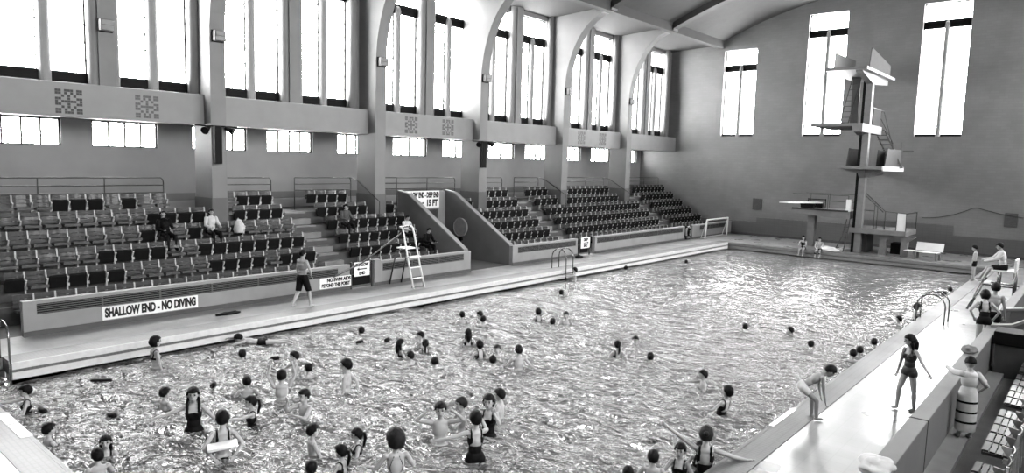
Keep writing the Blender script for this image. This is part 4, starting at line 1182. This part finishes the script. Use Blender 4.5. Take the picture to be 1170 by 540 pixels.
#SWIMMERS#
SW = [
 (-16.44, 6.58, .71, -70, 'girl standing by left pool wall in dark two-strap suit, bobbed hair', dict(hair='bob', wear='bikini', fem=True, arms=('down', 'down'))),
 (-15.74, 8.34, .20, 10, 'dark head of swimmer low in water off the left wall', dict(hair='short', arms=('water', 'water'))),
 (-13.67, 5.62, .38, -60, 'short-haired boy shoulder deep near the left, looking right', dict(hair='short', arms=('out', 'water'), vox=.015)),
 (-12.23, 5.53, .74, 175, 'girl with long braids in black swimsuit, arms spread wide', dict(hair='braids', wear='one_piece', fem=True, arms=('outdown', 'out'), vox=.014)),
 (-13.21, 7.09, .38, 0, 'round-headed boy seen from behind, shoulders out of water', dict(hair='short', arms=('water', 'water'))),
 (-11.73, 6.38, .50, 95, 'dark-haired girl in profile reaching one arm left over water', dict(hair='pony', wear='one_piece', fem=True, arms=('front', 'out'), vox=.014)),
 (-10.73, 5.32, .75, 5, 'person from behind in strappy two-piece holding a kickboard', dict(hair='short', wear='bikini', fem=True, arms=('back', 'back'), vox=.014)),
 (-12.48, 7.45, .60, 0, 'boy seen from behind with both arms raised', dict(hair='short', arms=('up', 'up'), vox=.014)),
 (-13.77, 8.56, .51, 100, 'boy turned left standing behind the boy with raised arms', dict(hair='short', arms=('water', 'cross'))),
 (-13.38, 8.67, .30, 20, 'dark wet head just right of boy turned left', dict(hair='short', arms=('water', 'water'))),
 (-11.86, 8.60, .72, 75, 'slim boy standing alone waist deep, facing left', dict(hair='short', arms=('down', 'back'), vox=.014)),
 (-11.12, 7.11, .60, 130, 'dark-haired boy rubbing his face with one hand', dict(hair='short', arms=('cross', 'face'), vox=.014)),
 (-9.83, 6.43, .46, -75, 'thick-haired boy in profile looking right, chest in water', dict(hair='short', arms=('water', 'water'), vox=.014)),
 (-9.38, 7.02, .35, 100, 'girl with ponytail looking left, shoulders above water', dict(hair='pony', wear='one_piece', fem=True, arms=('water', 'water'), vox=.014)),
 (-8.85, 6.32, .43, 60, 'girl with hanging ponytail beside the first, seen from behind', dict(hair='pony', wear='one_piece', fem=True, arms=('water', 'water'), vox=.014)),
 (-9.02, 5.88, .25, 0, 'top of a dark head at bottom edge below the ponytail girls', dict(hair='short', arms=('water', 'water'))),
 (-7.78, 6.53, .89, 10, 'person with big curly hair from behind, thin crossed straps', dict(hair='curly', haircol=M_HAIR2, wear='straps', fem=True, arms=('water', 'water'), vox=.014, H=1.66, head=(.35, 0))),
 (-8.56, 8.19, .72, 180, 'bare-chested boy facing the gallery, hands at his brow', dict(hair='short', arms=('head', 'head'), wear='trunks_light', vox=.014)),
 (-8.72, 8.88, .60, 105, 'pale-faced boy in profile behind the boy with hands at brow', dict(hair='short', haircol=M_HAIR2, arms=('cross', 'water'), vox=.014)),
 (-7.71, 8.20, .78, 15, 'woman in black swimsuit from behind, one arm held out left', dict(hair='short', wear='one_piece', fem=True, arms=('out', 'face'), vox=.014)),
 (-8.22, 9.08, .73, 165, 'girl with dark bob covering her face with both hands', dict(hair='bob', wear='one_piece', fem=True, arms=('face', 'face'), vox=.014)),
 (-8.62, 9.84, .56, 80, 'boy just behind the girl covering her face', dict(hair='short', arms=('water', 'outdown'))),
 (-13.30, 3.55, .33, -70, 'black-haired boy close to near pool edge, chin in water', dict(hair='short', arms=('water', 'water'), vox=.014)),
 (-12.14, 4.04, .31, 175, 'round-faced girl with wet long hair looking up at gallery', dict(hair='long', fem=True, wear='one_piece', arms=('water', 'water'), vox=.014)),
 (-11.48, 3.70, .38, 20, 'black round head right below the round-faced girl', dict(hair='short', arms=('water', 'water'), vox=.014)),
 (-15.30, 3.75, .48, 90, 'bather in shade by ladder in near left corner', dict(hair='short', wear='one_piece', fem=True, arms=('water', 'front'))),
 (-15.62, 11.83, .21, 0, 'lone dark head below the white ladder chair', dict(hair='short', arms=('water', 'water'))),
 (-14.74, 14.96, .33, 20, 'leftmost head of the upper trio beyond mid pool', dict(hair='short', arms=('water', 'water'))),
 (-14.55, 15.55, .28, 100, 'middle head of the upper trio, arm stretched left', dict(hair='short', arms=('out', 'water'))),
 (-13.99, 15.10, .30, -20, 'rightmost head of the upper trio', dict(hair='short', arms=('water', 'water'))),
 (-12.90, 13.34, .39, 10, 'long-haired girl from behind below the upper trio', dict(hair='long', fem=True, wear='one_piece', arms=('water', 'water'))),
 (-13.38, 11.34, .37, -70, 'long-haired bather at left of mid-pool foursome, facing right', dict(hair='long', fem=True, wear='one_piece', arms=('water', 'water'))),
 (-13.65, 12.28, .36, 110, 'taller pale bather at back of mid-pool foursome', dict(hair='short', arms=('water', 'water'))),
 (-13.06, 11.92, .32, 0, 'dark ponytailed head close against the taller pale bather', dict(hair='pony', fem=True, wear='one_piece', arms=('water', 'water'))),
 (-12.56, 10.98, .29, 60, 'small dark head at the front of the mid-pool foursome', dict(hair='short', arms=('water', 'water'))),
 (-11.94, 11.21, .23, 10, 'single round black head right of the foursome', dict(hair='short', arms=('water', 'water'))),
 (-11.75, 12.58, .43, 30, 'girl with dark hair and narrow shoulders, centre group', dict(hair='bob', fem=True, wear='one_piece', arms=('water', 'water'))),
 (-11.55, 13.02, .28, 175, 'pale-faced short-haired swimmer looking at camera in centre group', dict(hair='short', haircol=M_HAIR2, arms=('water', 'water'))),
 (-11.01, 12.26, .25, 0, 'black round head in front of the pale-faced swimmer', dict(hair='short', arms=('water', 'water'))),
 (-10.44, 12.55, .56, 15, 'bare-backed boy seen from behind, right of centre group', dict(hair='short', arms=('water', 'outdown'))),
 (-13.21, 16.79, .42, 20, 'dark-haired bather with one arm raised, upper middle', dict(hair='bob', fem=True, wear='one_piece', arms=('water', 'head'))),
 (-12.40, 17.15, .39, 170, 'pale bather facing the gallery at the right of upper middle pair', dict(hair='short', haircol=M_HAIR2, arms=('water', 'water'))),
 (-12.42, 16.50, .27, 0, 'dark head in front of the pale bather, upper middle', dict(hair='short', arms=('down', 'down'))),
 (-15.30, 20.79, .20, 0, 'tiny head with raised hand near the left wall', dict(hair='short', arms=('water', 'swim'))),
 (-8.11, 20.59, .20, 0, 'small head alone in the deep water right of middle', dict(hair='short', arms=('water', 'water'))),
 (-6.95, 21.20, .20, 90, 'small head in deep water, arm trailing, left of the pair of rails', dict(hair='short', arms=('out', 'water'))),
 (-5.93, 19.86, .22, 0, 'small round head in deep water nearer the right edge', dict(hair='short', arms=('water', 'water'))),
 (-9.41, 15.36, .36, 20, 'ponytailed swimmer with bare shoulders, right of middle', dict(hair='pony', fem=True, wear='one_piece', arms=('water', 'water'))),
 (-9.63, 16.65, .22, 175, 'pale face peering out behind the ponytailed swimmer', dict(hair='short', arms=('water', 'water'))),
 (-8.47, 15.42, .22, 0, 'lone dark head right of the ponytailed swimmer', dict(hair='short', arms=('water', 'water'))),
 (-6.57, 14.44, .40, 110, 'short-haired boy looking left by the girl leaning back', dict(hair='short', arms=('water', 'front'))),
 (-5.62, 13.22, .60, 60, 'girl in dark suit leaning back in the water', dict(hair='short', fem=True, wear='one_piece', arms=('water', 'water'), lean=-.25)),
 (-5.08, 9.50, .49, 0, 'black-haired boy from behind at bottom edge left of the trio', dict(hair='short', arms=('water', 'water'), vox=.014)),
 (-4.86, 9.98, .53, 170, 'smiling girl facing the gallery in dark straps', dict(hair='short', fem=True, wear='one_piece', arms=('water', 'water'), vox=.014)),
 (-4.80, 10.60, .40, 175, 'round-faced child between the two girls in dark suits', dict(hair='bob', fem=True, wear='one_piece', arms=('water', 'water'), vox=.014)),
 (-4.50, 10.12, .86, 0, 'girl in black racer-back swimsuit flinging both arms wide', dict(hair='bun', haircol=M_HAIR2, fem=True, wear='one_piece', arms=('upout', 'out'), vox=.013, H=1.66)),
 (-5.30, 9.12, .28, 0, 'top of a small dark head cut by bottom edge', dict(hair='short', arms=('water', 'water'))),
 (-4.72, 19.40, .30, 0, 'nearer of two dark heads touching at right pool edge', dict(hair='short', arms=('water', 'water'))),
 (-4.72, 20.05, .26, 0, 'farther of two dark heads touching at right pool edge', dict(hair='short', arms=('water', 'water'))),
 (-4.70, 21.48, .22, 0, 'single dark head at right edge beyond the touching pair', dict(hair='short', arms=('water', 'water'))),
 (-4.85, 25.30, .26, 90, 'boy in water beside the right ladder', dict(hair='short', arms=('water', 'water'))),
 (-4.68, 32.29, .22, 0, 'nearer dark head at right edge before lifeguard', dict(hair='short', arms=('water', 'water'))),
 (-4.68, 33.69, .23, 0, 'farther dark head at right edge before lifeguard', dict(hair='short', arms=('water', 'water'))),
 (-16.9, 23.9, .55, 90, 'bather holding the left ladder, seen from behind', dict(hair='short', arms=('front', 'front'))),
 (-16.80, 27.84, .25, 0, 'small dark head near the far stretch of left wall', dict(hair='short', arms=('water', 'water'))),
 (-16.03, 32.41, .20, 0, 'farthest small head by the left wall', dict(hair='short', arms=('water', 'water'))),
]
for (x, y, h, fc, lab, k) in SW: swimmer(x, y, h, fc, lab, **k)
# prone swimmer along the left wall
person((-16.25, 9.95, ZW-.02), math.atan2(-1.0, -.80)-PI/2, 1.40, 'swimmer stretched out flat beside left wall, arm reaching ahead', arms=('swim', 'up'), legs='prone', group='bathers in the pool', tilt=-1.47, hair='short', head=(0, -.9))
# girl on the right ladder
swimmer(-4.52, 26.1, .62, -60, 'girl in dark suit hanging on the right ladder rails', H=1.5, hair='bob', fem=True, wear='one_piece', arms=('front', 'front'))
# kickboard
q = MB(); q.box(-.23, .23, -.11, .11, -.025, .025); o = q.build('kickboard', M_WHITE, bevel=.02)
o.location = (-10.50, 5.20, -.10); o.rotation_euler = (D(8), D(-5), azim(-10.73, 5.32)); tag(o, 'white kickboard held behind the back of strappy two-piece bather', 'kickboard')

# deck people
person((-18.28, 11.65, 0), azim(-18.3, 11.6)+D(-50), 1.76, 'man in pale vest and dark shorts walking along left deck', arms=('down', 'hip'), legs='walk', hair='short', wear='vest_shorts', child=1.0, vox=.014)
person((-2.62, 14.98, 0), azim(-2.6, 15)+D(140), 1.46, 'girl in dark swimsuit standing on wet deck, hand on barrier', arms=('outdown', 'down'), legs='step', hair='long', wear='one_piece_grey', fem=True, lean=.05, vox=.012, head=(-.6, .1), child=1.1)
person((-1.52, 13.85, .10), azim(-1.5, 13.8)+D(20), 1.36, 'child in round cap and tiered pale skirt behind the barrier', arms=('front', 'hip'), legs='stand', hair='cap', wear='dress', fem=True, vox=.013, head=(0, .2))
person((-4.00, 13.04, .012-.108), azim(-3.9, 13.2)+D(-75), 1.34, 'dark-haired child bending forward with hands on knees at pool edge', arms=('dangle', 'dangle'), legs='bent', lean=1.0, hair='short', wear='trunks_light', vox=.013, head=(0, -.2), skin=M_SKIN2)
person((-4.14, 35.5, .01), azim(-4.2, 36.2)+D(80), 1.48, 'boy in dark trunks standing on far right pool corner', arms=('down', 'down'), legs='stand', hair='short', wear='trunks', head=(0, .3))
person((-2.14, 21.2, 0), azim(-2.1, 21)+D(10), 1.60, 'girl in dark low-backed swimsuit by end of the right barrier', arms=('hip', 'hip'), legs='stand', hair='bob', wear='one_piece', fem=True, lean=.25, vox=.014)
person((-2.06, 22.2, 0), azim(-2.1, 22)+D(5), 1.68, 'fair-shouldered youth standing behind the girl in low-backed suit', arms=('down', 'down'), legs='stand', hair='short', wear='trunks', vox=.014)
# seated on the far edge (hip height sits on the coping)
person((-13.05, 40.95, .10-.90*.84), PI, 1.42, 'left of two bathers sitting on the far pool edge', arms=('lap', 'lap'), legs='sit', hair='short', wear='one_piece', lean=.1)
person((-12.15, 40.95, .10-.90*.84), PI, 1.42, 'right of two bathers sitting on the far pool edge', arms=('lap', 'lap'), legs='sit', hair='short', wear='trunks', lean=.15)
# lifeguard on the right chair
person((-2.52, 28.9, 1.44-.90*1.03), PI/2+.25, 1.75, 'lifeguard in white shirt and dark shorts on high chair', arms=('knee', 'knee'), legs='sit_slope', hair='short', wear='guard', child=1.0, lean=.22, vox=.014)
# spectators
def sitter(k, y, label, wear, **kw):
    person((RX[k]+.26, y, RZ[k]+.52-.90*.94), -PI/2+kw.pop('turn', 0), 1.60, label, arms=('lap', 'lap'), legs='sit', wear=wear, child=1.0, group='spectators in the stand', **kw)
sitter(2, 11.22, 'woman in white blouse and dark trousers seated in stand', 'shirt_dark', hair='bob', vox=.014)
sitter(2, 9.72, 'person all in dark sprawled beside woman in white', 'all_dark', hair='short', lean=-.35)
sitter(2, 16.72, 'spectator in grey jacket seated near first aisle', 'jacket_mid', hair='bob')
sitter(3, 19.22, 'spectator in pale top seated behind the ladder chair', 'shirt_dark', hair='short', lean=.2)
sitter(4, 19.72, 'dark-clad spectator near front by the entrance wall', 'all_dark', hair='short', lean=.3)

bpy.context.view_layer.update()
